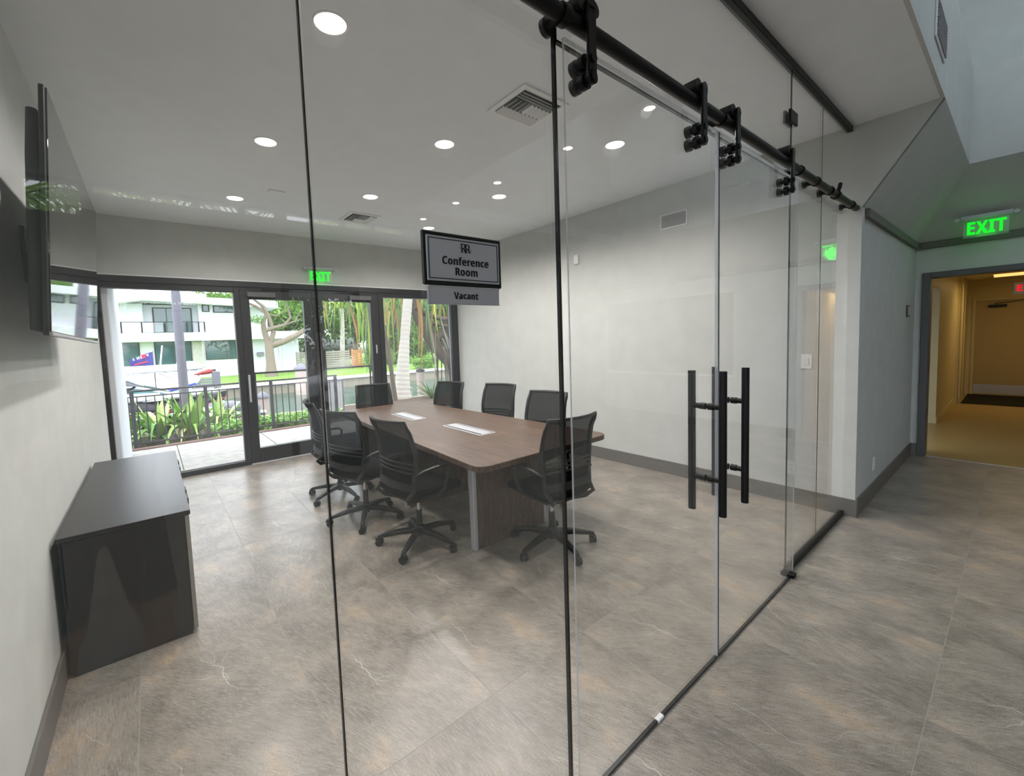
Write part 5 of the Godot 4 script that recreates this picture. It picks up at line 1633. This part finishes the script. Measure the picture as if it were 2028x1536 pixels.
func hull(t: Node3D, called: String, x0: float, x1: float, ydeck: Array, w: float, top: float, bot: float, m: Material) -> void:   # lofted hull along x, bow at x1
	var rows := []
	var n := 12
	for k in n + 1:
		var u := float(k) / n
		var x := lerpf(x0, x1, u)
		var hw := w * (1.0 - maxf(0.0, (u - 0.45) / 0.55) ** 2.2)
		var yd := lerpf(ydeck[0], ydeck[1], u * u)
		var y0 := lerpf(bot, yd - 0.1, maxf(0.0, (u - 0.82) / 0.18) ** 1.5)
		rows.append([Vector3(x, yd, -hw), Vector3(x, lerpf(yd, y0, 0.45), -hw * 0.93), Vector3(x, y0, -hw * 0.55), Vector3(x, y0 - 0.05, 0), Vector3(x, y0, hw * 0.55), Vector3(x, lerpf(yd, y0, 0.45), hw * 0.93), Vector3(x, yd, hw), Vector3(x, yd + top, hw * 0.8), Vector3(x, yd + top, -hw * 0.8), Vector3(x, yd, -hw)])
	var b := MB.new()
	b.sheet(rows, 0.02)
	part(t, called, b, m)

func build_boats() -> void:
	var t := thing("motor_boat", "navy and white motor boat with a white hardtop moored at the dock", "boat", Vector3(-4.6, -0.9, -13.5))
	var o := 0.9
	hull(t, "hull", -2.9, 1.75, [o + 0.36, o + 0.40], 1.05, 0.02, 0.05, M.hull)
	var st := MB.new()
	for s in [1.0]:
		st.tube([Vector3(-2.9, o + 0.03, 1.04), Vector3(-0.6, o + 0.03, 1.04), Vector3(0.5, o + 0.06, 0.9), Vector3(1.3, o + 0.12, 0.5), Vector3(1.72, o + 0.22, 0.1)], 0.022, 6)
	part(t, "red_stripe", st, M.boat_red)
	part(t, "boot_stripe", MB.new().tube([Vector3(-2.9, o - 0.05, 1.02), Vector3(-0.6, o - 0.05, 1.02), Vector3(0.5, o - 0.02, 0.87), Vector3(1.3, o + 0.0, 0.48), Vector3(1.66, o + 0.1, 0.1)], 0.035, 6), M.gel_white)
	part(t, "gunwale", MB.new().tube([Vector3(-2.9, o + 0.41, 1.05), Vector3(-0.6, o + 0.42, 1.05), Vector3(0.5, o + 0.43, 0.9), Vector3(1.3, o + 0.44, 0.52), Vector3(1.75, o + 0.44, 0.0)], 0.055, 8), M.gel_white)
	part(t, "deck", MB.new().prism(PackedVector2Array([Vector2(-2.9, -1.0), Vector2(0.2, -1.0), Vector2(1.2, -0.55), Vector2(1.72, 0), Vector2(1.2, 0.55), Vector2(0.2, 1.0), Vector2(-2.9, 1.0)]), Transform3D(Basis(Vector3.RIGHT, Vector3(0, 0, 1), Vector3(0, -1, 0)), Vector3(0, o + 0.42, 0)), 0.06), M.gel_white)
	part(t, "cabin", MB.new().rbox(Vector3(-0.9, o + 0.48, 0), Vector3(2.3, 0.2, 1.5), 0.08, 5), M.gel_white)
	var ws := MB.new()
	ws.flat()
	ws.prism(PackedVector2Array([Vector2(-1.4, 0), Vector2(0.75, 0), Vector2(0.2, 0.18), Vector2(-0.3, 0.27), Vector2(-1.4, 0.27)]), Transform3D(Basis(), Vector3(-0.3, o + 0.5, -0.7)), 1.4, 0.01)
	part(t, "windshield", ws, M.tint_glass)
	part(t, "windshield_frame", MB.new().tube([Vector3(0.45, o + 0.5, 0.71), Vector3(-0.1, o + 0.68, 0.71), Vector3(-0.6, o + 0.78, 0.71), Vector3(-2.0, o + 0.78, 0.71)], 0.025, 6).tube([Vector3(-0.62, o + 0.78, 0.71), Vector3(-1.05, o + 0.5, 0.71)], 0.028, 6), M.gel_white)
	part(t, "bimini_strap", MB.new().bar(Vector3(-0.25, o + 0.74, 0.73), Vector3(-0.85, o + 0.42, 0.73), 0.03, 0.05), M.hull)
	var ht := part(t, "hardtop", MB.new().rbox(Vector3(-0.25, o + 1.14, 0), Vector3(2.9, 0.17, 1.7), 0.07, 6), M.gel_white)
	part(ht, "hardtop_leg", MB.new().tube([Vector3(0.25, o + 1.08, 0.72), Vector3(0.55, o + 0.9, 0.74), Vector3(0.78, o + 0.62, 0.76), Vector3(0.85, o + 0.4, 0.76)], [0.1, 0.12, 0.1, 0.08], 8, true, 0.5), M.gel_white)
	part(ht, "hardtop_leg", MB.new().tube([Vector3(-1.2, o + 1.08, 0.6), Vector3(-0.4, o + 0.82, 0.6), Vector3(0.1, o + 0.55, 0.6)], [0.1, 0.12, 0.09], 8, true, 0.6), M.grey_plastic)
	part(t, "seat_cushion", MB.new().rbox(Vector3(-1.5, o + 0.86, -0.2), Vector3(1.3, 0.1, 0.8), 0.03, 4), M.boat_blue)
	part(t, "antenna", MB.new().tube([Vector3(0.28, o + 1.2, 0.4), Vector3(0.36, o + 1.75, 0.4)], 0.017, 6), M.gel_white)
	part(t, "roof_radar", MB.new().rbox(Vector3(0.85, o + 1.26, 0.1), Vector3(0.42, 0.08, 0.3), 0.03, 4), M.gel_white)
	var fl := thing("boat_flag", "blue flag with white and red print flying behind the hardtop", "flag", Vector3(-4.44, 0.28, -13.9))
	part(fl, "pole", MB.new().cyl(Vector3(0, -0.1, 0), Vector3(0, 1.34, 0), 0.012, -1, 8), M.grey_plastic)
	var g := []
	for i in 9:
		var row := []
		for k in 5:
			var u := i / 8.0
			row.append(Vector3(-0.5 * u, 1.31 - 0.36 * k / 4.0 - 0.17 * u + 0.02 * sin(u * 6.0), 0.03 * sin(u * 7.0)))
		g.append(row)
	part(fl, "cloth", MB.new().sheet(g, 0.004), M.flag_blue)
	for q in [[-0.12, 1.235, "V", 0.11], [-0.30, 1.165, "EN", 0.10], [-0.42, 1.125, "S", 0.08]]:
		var f2 := SystemFont.new()
		f2.font_names = PackedStringArray(["Droid Sans"])
		lettering(fl, "print", q[2], q[3], f2, Vector3(q[0], q[1], 0.045), M.flag_white, Basis(Vector3(0, 0, 1), 0.3) * Basis.from_scale(Vector3(-1, 1, 1)))
	part(fl, "print", MB.new().box(Vector3(-0.27, 1.02, 0.04), Vector3(0.3, 0.03, 0.008), 0.0, Basis(Vector3(0, 0, 1), 0.25)).cyl(Vector3(-0.21, 1.2, 0.03), Vector3(-0.21, 1.2, 0.045), 0.055), M.flag_red)
	# a second boat whose covered engines stick out to the right
	var b2 := thing("speed_boat", "low navy speed boat with covered outboard engines", "boat", Vector3(-3.15, -0.9, -11.95))
	hull(b2, "hull", -1.0, 1.0, [0.86, 0.72], 0.45, 0.03, 0.2, M.hull)
	part(b2, "gunwale", MB.new().tube([Vector3(-1.0, 0.9, 0.45), Vector3(0.0, 0.88, 0.44), Vector3(0.6, 0.82, 0.32), Vector3(1.0, 0.76, 0.08)], 0.05, 8), M.gel_white)
	part(b2, "red_stripe", MB.new().tube([Vector3(-1.0, 0.55, 0.42), Vector3(0.0, 0.55, 0.41), Vector3(0.7, 0.6, 0.25)], 0.02, 6), M.boat_red)
	part(b2, "deck_cover", MB.new().rbox(Vector3(0.05, 0.98, 0), Vector3(0.8, 0.3, 0.6), 0.12, 5), M.post_grey)
	for k in 2:
		part(b2, "outboard_engine", MB.new().rbox(Vector3(0.55 + 0.22 * k, 0.86 - 0.05 * k, 0.1), Vector3(0.2, 0.45, 0.3), 0.07, 5).box(Vector3(0.55 + 0.22 * k, 0.45, 0.1), Vector3(0.1, 0.6, 0.16), 0.02), M.grey_plastic)
	var yt := thing("white_cruiser", "long white cruiser moored behind the navy boat", "boat", Vector3(-6.2, -0.9, -21.0))
	hull(yt, "hull", -6.0, 3.3, [1.15, 1.35], 1.5, 0.04, 0.0, M.gel_white)
	part(yt, "blue_stripe", MB.new().tube([Vector3(-6, 0.75, 1.5), Vector3(0, 0.75, 1.5), Vector3(1.8, 0.85, 1.1), Vector3(3.1, 1.1, 0.3)], 0.05, 6), M.boat_blue)
	part(yt, "cabin", MB.new().rbox(Vector3(-2.5, 1.5, 0), Vector3(5.0, 0.7, 2.2), 0.2, 5), M.gel_white)
	part(yt, "cabin_window", MB.new().rbox(Vector3(-2.4, 1.55, 1.06), Vector3(3.6, 0.24, 0.12), 0.05, 4), M.tint_glass)
	part(yt, "bow_rail", MB.new().tube([Vector3(0.2, 1.3, 1.3), Vector3(0.4, 1.65, 1.25), Vector3(1.6, 1.7, 0.95), Vector3(2.9, 1.75, 0.2), Vector3(3.1, 1.4, 0.1)], 0.025, 6), M.chrome)
	# dock furniture on the far bank
	var d := thing("grey_dock", "grey slatted dock step on the far bank", "dock", Vector3(-2.75, -0.4, -24.2))
	for k in 5:
		part(d, "plank", MB.new().ab(Vector3(-0.6, 0.02 + k * 0.12, 0.1), Vector3(0.55, 0.11 + k * 0.12, 0.2), 0.005), M.grey_plastic)
	part(d, "piling", MB.new().box(Vector3(0.75, 0.45, 0.2), Vector3(0.3, 0.95, 0.3), 0.02), M.post_grey)
	part(d, "grab_rail", MB.new().tube([Vector3(-0.5, -0.1, 0.3), Vector3(-0.5, 0.5, 0.3), Vector3(-0.35, 0.58, 0.3), Vector3(-0.2, 0.5, 0.3), Vector3(-0.2, -0.1, 0.3)], 0.03, 8), M.chrome)
	var k1 := thing("kayak", "red kayak lying on the far bank", "kayak", Vector3(-2.35, -0.27, -24.35))
	part(k1, "shell", MB.new().tube([Vector3(-0.55, 0.68, 0), Vector3(-0.2, 0.74, 0), Vector3(0.1, 0.80, 0), Vector3(0.35, 0.80, 0)], [0.02, 0.09, 0.13, 0.05], 10), M.boat_red)
	part(k1, "rack", MB.new().ab(Vector3(-0.4, 0, -0.2), Vector3(-0.32, 0.66, 0.2), 0.01).ab(Vector3(0.2, 0, -0.2), Vector3(0.28, 0.70, 0.2), 0.01), M.grey_plastic)
	part(k1, "seat", MB.new().rbox(Vector3(0.3, 0.85, 0), Vector3(0.18, 0.1, 0.16), 0.03, 4), M.black_plastic)
	var js := thing("deck_equipment", "white boat-lift deck box on the far bank", "deck box", Vector3(-3.2, -0.36, -25.5))
	part(js, "box", MB.new().rbox(Vector3(0, 0.75, 0), Vector3(1.1, 0.45, 0.6), 0.08, 5), M.gel_white)
	part(js, "lid", MB.new().rbox(Vector3(0, 1.0, 0), Vector3(1.14, 0.08, 0.64), 0.03, 4), M.grey_plastic)
	part(js, "foot", MB.new().ab(Vector3(-0.5, 0, -0.25), Vector3(0.5, 0.55, 0.25), 0.02), M.grey_plastic)
	# pilings in the canal
	var pile := func(label: String, at: Vector3, r0: float, hh: float, cap: Material) -> void:
		var p := thing("mooring_piling", label, "piling", at, 0.0, "mooring pilings in the canal")
		part(p, "pile", MB.new().cyl(Vector3(0, -1, 0), Vector3(0, hh, 0), r0, r0 * 0.95, 18), M.piling)
		part(p, "cap", MB.new().lathe([Vector2(r0 * 1.15, hh - 0.02), Vector2(r0 * 1.15, hh + 0.02), Vector2(0.0, hh + r0 * 1.1)], Transform3D(), 18), cap)
	pile.call("pale wooden mooring piling with pointed cap behind the left exit door", Vector3(-1.99, -0.9, -13.0), 0.17, 1.05, M.post_grey)
	pile.call("pale wooden mooring piling with dark cap right of the palm trunk", Vector3(3.9, -0.9, -14.0), 0.17, 1.35, M.frame)
	pile.call("short mooring piling close behind the palm trunk", Vector3(3.05, -0.9, -13.4), 0.12, 0.75, M.weathered)
	pile.call("grey square-topped mooring piling in front of the far lawn", Vector3(1.6, -0.9, -22.5), 0.3, 1.35, M.post_grey)

func build_trees() -> void:
	var r := RandomNumberGenerator.new()
	r.seed = 17
	# spreading tree in front of the house
	var t := thing("spreading_tree", "bare-limbed spreading tree on the far lawn", "tree", Vector3(1.9, -0.36, -31))
	part(t, "trunk", MB.new().tube([Vector3(0.0, 0, 0), Vector3(0.02, 0.8, 0), Vector3(-0.02, 1.7, 0.05), Vector3(-0.02, 2.4, 0)], [0.42, 0.30, 0.27, 0.27], 12), M.bark)
	var br := [[[Vector3(-0.05, 2.2, 0), Vector3(-0.25, 3.1, 0), Vector3(-0.3, 3.7, 0.1), Vector3(-0.05, 4.3, 0.1), Vector3(-0.7, 4.75, 0.1), Vector3(-1.4, 5.1, 0.0)], [0.2, 0.18, 0.15, 0.13, 0.1, 0.05]],
		[[Vector3(0.05, 2.2, 0), Vector3(0.3, 3.0, 0.1), Vector3(0.1, 3.9, 0.2), Vector3(-0.2, 4.7, 0.2), Vector3(-0.9, 5.3, 0.2)], [0.18, 0.15, 0.13, 0.11, 0.05]],
		[[Vector3(0.1, 2.1, 0), Vector3(0.9, 2.35, 0.1), Vector3(1.9, 2.85, 0.1), Vector3(2.6, 3.3, 0.0), Vector3(3.2, 3.9, 0.0)], [0.22, 0.2, 0.18, 0.15, 0.08]],
		[[Vector3(-0.25, 3.1, 0), Vector3(0.3, 3.3, 0.3), Vector3(1.0, 3.5, 0.3), Vector3(1.4, 4.0, 0.3), Vector3(1.2, 5.2, 0.2)], [0.13, 0.12, 0.1, 0.08, 0.05]],
		[[Vector3(1.0, 3.5, 0.3), Vector3(1.7, 3.75, 0.2), Vector3(2.1, 4.4, 0.1)], [0.08, 0.06, 0.03]],
		[[Vector3(-0.15, 4.3, 0.1), Vector3(0.5, 4.1, 0.3), Vector3(1.0, 4.4, 0.4)], [0.07, 0.05, 0.03]]]
	for q in br: part(t, "branch", MB.new().tube(q[0], q[1], 8), M.bark)
	crown(t, Vector3(2.0, 5.6, 0.2), Vector3(2.6, 1.3, 1.2), 420, 0.22, ["leaf1", "leaf2"], 61)
	crown(t, Vector3(-0.7, 3.9, 0.3), Vector3(0.6, 0.25, 0.4), 34, 0.2, ["leaf1"], 62)
	crown(t, Vector3(-1.0, 5.5, 0.3), Vector3(0.9, 0.5, 0.5), 70, 0.2, ["leaf2"], 63)
	# background trees
	var bg := [[Vector3(6.0, 4.2, -40), Vector3(4.2, 3.4, 2.5), 900, "dense bright green tree behind the house roof", ["leaf1", "leaf2", "leaf0"]],
		[Vector3(10.5, 3.2, -38), Vector3(3.4, 3.2, 2.0), 900, "dense green tree above the slat fence", ["leaf0", "leaf1", "leaf3"]],
		[Vector3(15.0, 2.6, -36), Vector3(3.4, 3.4, 2.0), 900, "dark green tree right of the wooden gate", ["leaf3", "leaf0", "leaf1"]],
		[Vector3(20.5, 3.6, -37), Vector3(3.6, 3.6, 2.0), 800, "shaded green tree behind the right hand palm", ["leaf3", "leaf0"]],
		[Vector3(1.0, 5.9, -43), Vector3(3.2, 0.8, 1.5), 200, "tree tops showing above the white roof", ["leaf3", "leaf1"]],
		[Vector3(26, 4.2, -40), Vector3(5, 4, 2.0), 700, "tall tree at the right end of the far bank", ["leaf0", "leaf1"]],
		[Vector3(11.5, 5.5, -47), Vector3(5.5, 5.0, 2.0), 1000, "tall tree rising behind the slat fence trees", ["leaf1", "leaf2", "leaf0"]],
		[Vector3(21.0, 5.0, -47), Vector3(6.0, 5.0, 2.0), 1000, "tall dark tree rising behind the right hand palm", ["leaf3", "leaf1", "leaf0"]],
		[Vector3(9.0, 1.2, -41), Vector3(3.2, 1.8, 1.2), 700, "low dense bush directly behind the slat fence", ["leaf3", "leaf0", "leaf1"]],
		[Vector3(17.5, 1.2, -41), Vector3(4.2, 1.9, 1.2), 800, "low dense bush behind the lawn, right of the gate", ["leaf3", "leaf0", "leaf1"]]]
	for k in bg.size():
		var q: Array = bg[k]
		var tr := thing("leafy_tree", q[3], "tree", Vector3(q[0].x, -0.36, q[0].z), 0.0, "trees on the far bank")
		part(tr, "trunk", MB.new().tube([Vector3(0, 0, 0), Vector3(0.1, 1.5, 0), Vector3(0, q[0].y, 0)], [0.3, 0.22, 0.15], 8), M.bark)
		crown(tr, Vector3(0, q[0].y + 0.36, 0), q[1], q[2] * 3 / 2, 0.46, q[4], 70 + k * 5, 0.15)
	var hd := [[Vector3(11.7, 0.1, -27), Vector3(1.3, 0.5, 0.5), "trimmed bright green hedge on the far bank", ["leaf2", "leaf1"]], [Vector3(8.6, 0.5, -28.5), Vector3(1.1, 1.1, 0.6), "dark shrub left of the palm trunk on the far bank", ["leaf3", "leaf0"]], [Vector3(10.0, 0.25, -31), Vector3(1.2, 0.8, 0.6), "shrub beside the wooden gate", ["leaf1", "leaf0"]]]
	for k in hd.size():
		var q: Array = hd[k]
		var s := thing("hedge", q[2], "hedge", Vector3(q[0].x, -0.36, q[0].z), 0.0, "hedges on the far bank")
		part(s, "stem", MB.new().tube([Vector3(0, 0, 0), Vector3(0.05, 0.4, 0)], 0.05, 6), M.bark_dark)
		crown(s, Vector3(0, q[0].y + 0.36, 0), q[1], 420, 0.17, q[3], 120 + k * 4, 0.3)
	for q in [[Vector3(8.2, -0.36, -35), "white palm trunk behind the slat fence, left", 0.22], [Vector3(13.4, -0.36, -42), "white palm trunk behind the slat fence, right", 0.26]]:
		var p := thing("distant_palm", q[1], "palm tree", q[0], 0.0, "palms behind the slat fence")
		part(p, "trunk", MB.new().tube([Vector3(0, 0, 0), Vector3(0.05, 2.5, 0.4), Vector3(0, 5.0, 0.8)], [q[2], q[2] * 0.9, q[2] * 0.8], 10), M.palm_bark)
		for k in 9:
			var f := part(p, "frond", MB.new().tube([Vector3(0, 5, 0.8), Vector3(0, 5.0, 0.8) + Vector3(cos(k * 0.7) * 0.9, 0.6, sin(k * 0.7) * 0.9), Vector3(0, 5.0, 0.8) + Vector3(cos(k * 0.7) * 1.9, -0.1, sin(k * 0.7) * 1.9)], [0.06, 0.16, 0.02], 6, true, 0.15), M["frond%d" % (k % 2)])
			f.set_meta("kind", "")
			f.remove_meta("kind")
	# coconut palm at the near bank
	var pm := thing("coconut_palm", "pale ringed palm trunk leaning by the canal", "palm tree", Vector3(1.5, -0.2, -11.0))
	var pts := []
	var rad := []
	for k in 101:
		var u := k / 100.0
		pts.append(Vector3(0.02 + 0.55 * u ** 1.3, 4.6 * u, 0.1 * u))
		rad.append((0.245 - 0.1 * minf(u * 2.4, 1.0) + 0.07 * exp(-u * 16.0)) * (1.0 + 0.05 * (1.0 if k % 3 == 0 else -0.3)))
	part(pm, "trunk", MB.new().tube(pts, rad, 18), M.palm_bark)
	var fm := frond_mesh()
	for k in 11:
		var f := inst("frond", fm, M["frond%d" % (k % 2)], pm)
		f.transform = Transform3D(Basis(Vector3.UP, k * 0.571 + 0.2) * Basis(Vector3.RIGHT, r.randf_range(-0.5, 0.3)), Vector3(0.57, 4.6, 0.1))
	# screw pine with hanging strap leaves, right of the doors
	var sp := thing("screw_pine", "tangled brown screw pine with hanging strap leaves by the canal", "tree", Vector3(4.2, -0.2, -13.0))
	var limbs := [[[Vector3(0.8, 0, 0), Vector3(0.45, 0.9, 0), Vector3(-0.3, 1.75, 0), Vector3(-0.95, 3.0, 0), Vector3(-1.3, 4.2, 0)], [0.2, 0.2, 0.22, 0.24, 0.2]],
		[[Vector3(-0.3, 1.75, 0), Vector3(0.2, 2.2, 0.1), Vector3(0.6, 2.75, 0.1), Vector3(0.5, 3.8, 0)], [0.12, 0.11, 0.1, 0.09]],
		[[Vector3(-1.1, 3.05, 0.2), Vector3(-0.5, 2.75, 0.25), Vector3(0.1, 2.62, 0.25), Vector3(0.6, 2.7, 0.2), Vector3(1.3, 3.2, 0.2)], [0.09, 0.09, 0.085, 0.08, 0.06]],
		[[Vector3(-0.8, 2.6, 0.15), Vector3(-0.2, 2.45, 0.25), Vector3(0.5, 2.3, 0.25), Vector3(1.2, 2.6, 0.2)], [0.07, 0.07, 0.07, 0.05]]]
	for q in limbs: part(sp, "branch", MB.new().tube(q[0], q[1], 10), M.bark_dark)
	for k in 26:
		var a := Vector3(r.randf_range(-0.7, 0.9), r.randf_range(1.5, 3.0), r.randf_range(-0.2, 0.4))
		var b := Vector3(a.x + r.randf_range(0.1, 0.8), 0.0, r.randf_range(-0.4, 0.5))
		part(sp, "prop_root", MB.new().tube([a, a.lerp(b, 0.5) + Vector3(0.1, 0.1, 0), b], [0.03, 0.026, 0.022], 6), M.bark_dark if k % 3 else M.weathered)
	var straps := []
	for k in 4: straps.append(strap_mesh(1.0 + 0.35 * k, 0.07, 60 + k))
	for k in 90:
		var l := inst("leaf", straps[k % 4], M["frond%d" % [0, 2, 3, 2, 1][k % 5]], sp)
		var x := r.randf_range(-3.0, 1.2)
		l.transform = Transform3D(Basis(Vector3.UP, r.randf() * TAU) * r.randf_range(0.7, 1.2), Vector3(x, r.randf_range(2.9, 3.8), r.randf_range(-0.6, 0.6)))
	# drooping palm nearer the right hand door leaf
	var dp := thing("drooping_palm", "yellow-green palm fronds drooping outside the right exit door", "palm tree", Vector3(0.25, -0.12, -10.4))
	part(dp, "trunk", MB.new().tube([Vector3(0.9, 0, -0.3), Vector3(0.75, 1.6, -0.3), Vector3(0.35, 3.4, -0.2)], [0.07, 0.06, 0.06], 10), M.bark_dark)
	for k in 70:
		var l := inst("leaf", straps[k % 4], M["frond%d" % [1, 0, 0, 1, 3, 2][k % 6]], dp)
		var x := r.randf_range(-1.25, 0.7)
		l.transform = Transform3D(Basis(Vector3.UP, r.randf() * TAU) * (r.randf_range(0.45, 0.8) * (1.25 if absf(x + 0.1) < 0.3 else 0.8)), Vector3(x, r.randf_range(2.7, 3.3), r.randf_range(-0.5, 0.3)))
	var sp2 := thing("pruning_pole", "thin dark pole standing on the bank right of the piling", "pole", Vector3(3.55, -0.15, -11.1))
	part(sp2, "shaft", MB.new().tube([Vector3(0.05, 0, 0), Vector3(0.0, 0.7, 0), Vector3(-0.1, 1.25, 0)], 0.025, 8), M.frame)
	part(sp2, "fork", MB.new().tube([Vector3(-0.1, 1.25, 0), Vector3(-0.22, 1.6, 0), Vector3(-0.35, 2.0, 0)], 0.02, 6).tube([Vector3(-0.1, 1.25, 0), Vector3(0.0, 1.34, 0), Vector3(0.03, 1.5, 0)], 0.02, 6), M.frame)

func frond_mesh() -> ArrayMesh:   # feather palm frond: arched rib with paired leaflets
	var b := MB.new()
	var n := 22
	var rib := []
	for k in n + 1:
		var u := k / float(n)
		rib.append(Vector3(0, 0.9 * u - 1.5 * u * u, 2.4 * u))
	b.tube(rib, 0.018, 5)
	b.flat()
	for k in range(2, n + 1):
		var p: Vector3 = rib[k]
		var l := 0.62 * sin(PI * (0.12 + 0.8 * k / n))
		for s in [-1.0, 1.0]:
			var tip := p + Vector3(s * l * 0.85, -l * 0.45, l * 0.35)
			b.quad(p + Vector3(0, 0, -0.02), p + Vector3(0, 0, 0.03), tip, p.lerp(tip, 0.5) + Vector3(0, 0.03, -0.03), Vector3.UP)
	return b.mesh()

func strap_mesh(l: float, w: float, sd: int) -> ArrayMesh:   # hanging strap leaf
	var r := RandomNumberGenerator.new()
	r.seed = sd
	var rows := []
	var n := 8
	var cx := r.randf_range(0.05, 0.25)
	for k in n + 1:
		var u := k / float(n)
		var p := Vector3(cx * sin(u * PI * 0.6), -l * u + 0.12 * sin(u * PI), 0.05 * sin(u * 4.0 + sd))
		var ww := w * 0.5 * (1.0 - u ** 3)
		rows.append([p + Vector3(0, 0, -ww), p + Vector3(0.012, 0, 0), p + Vector3(0, 0, ww)])
	return MB.new().sheet(rows, 0.003).mesh()
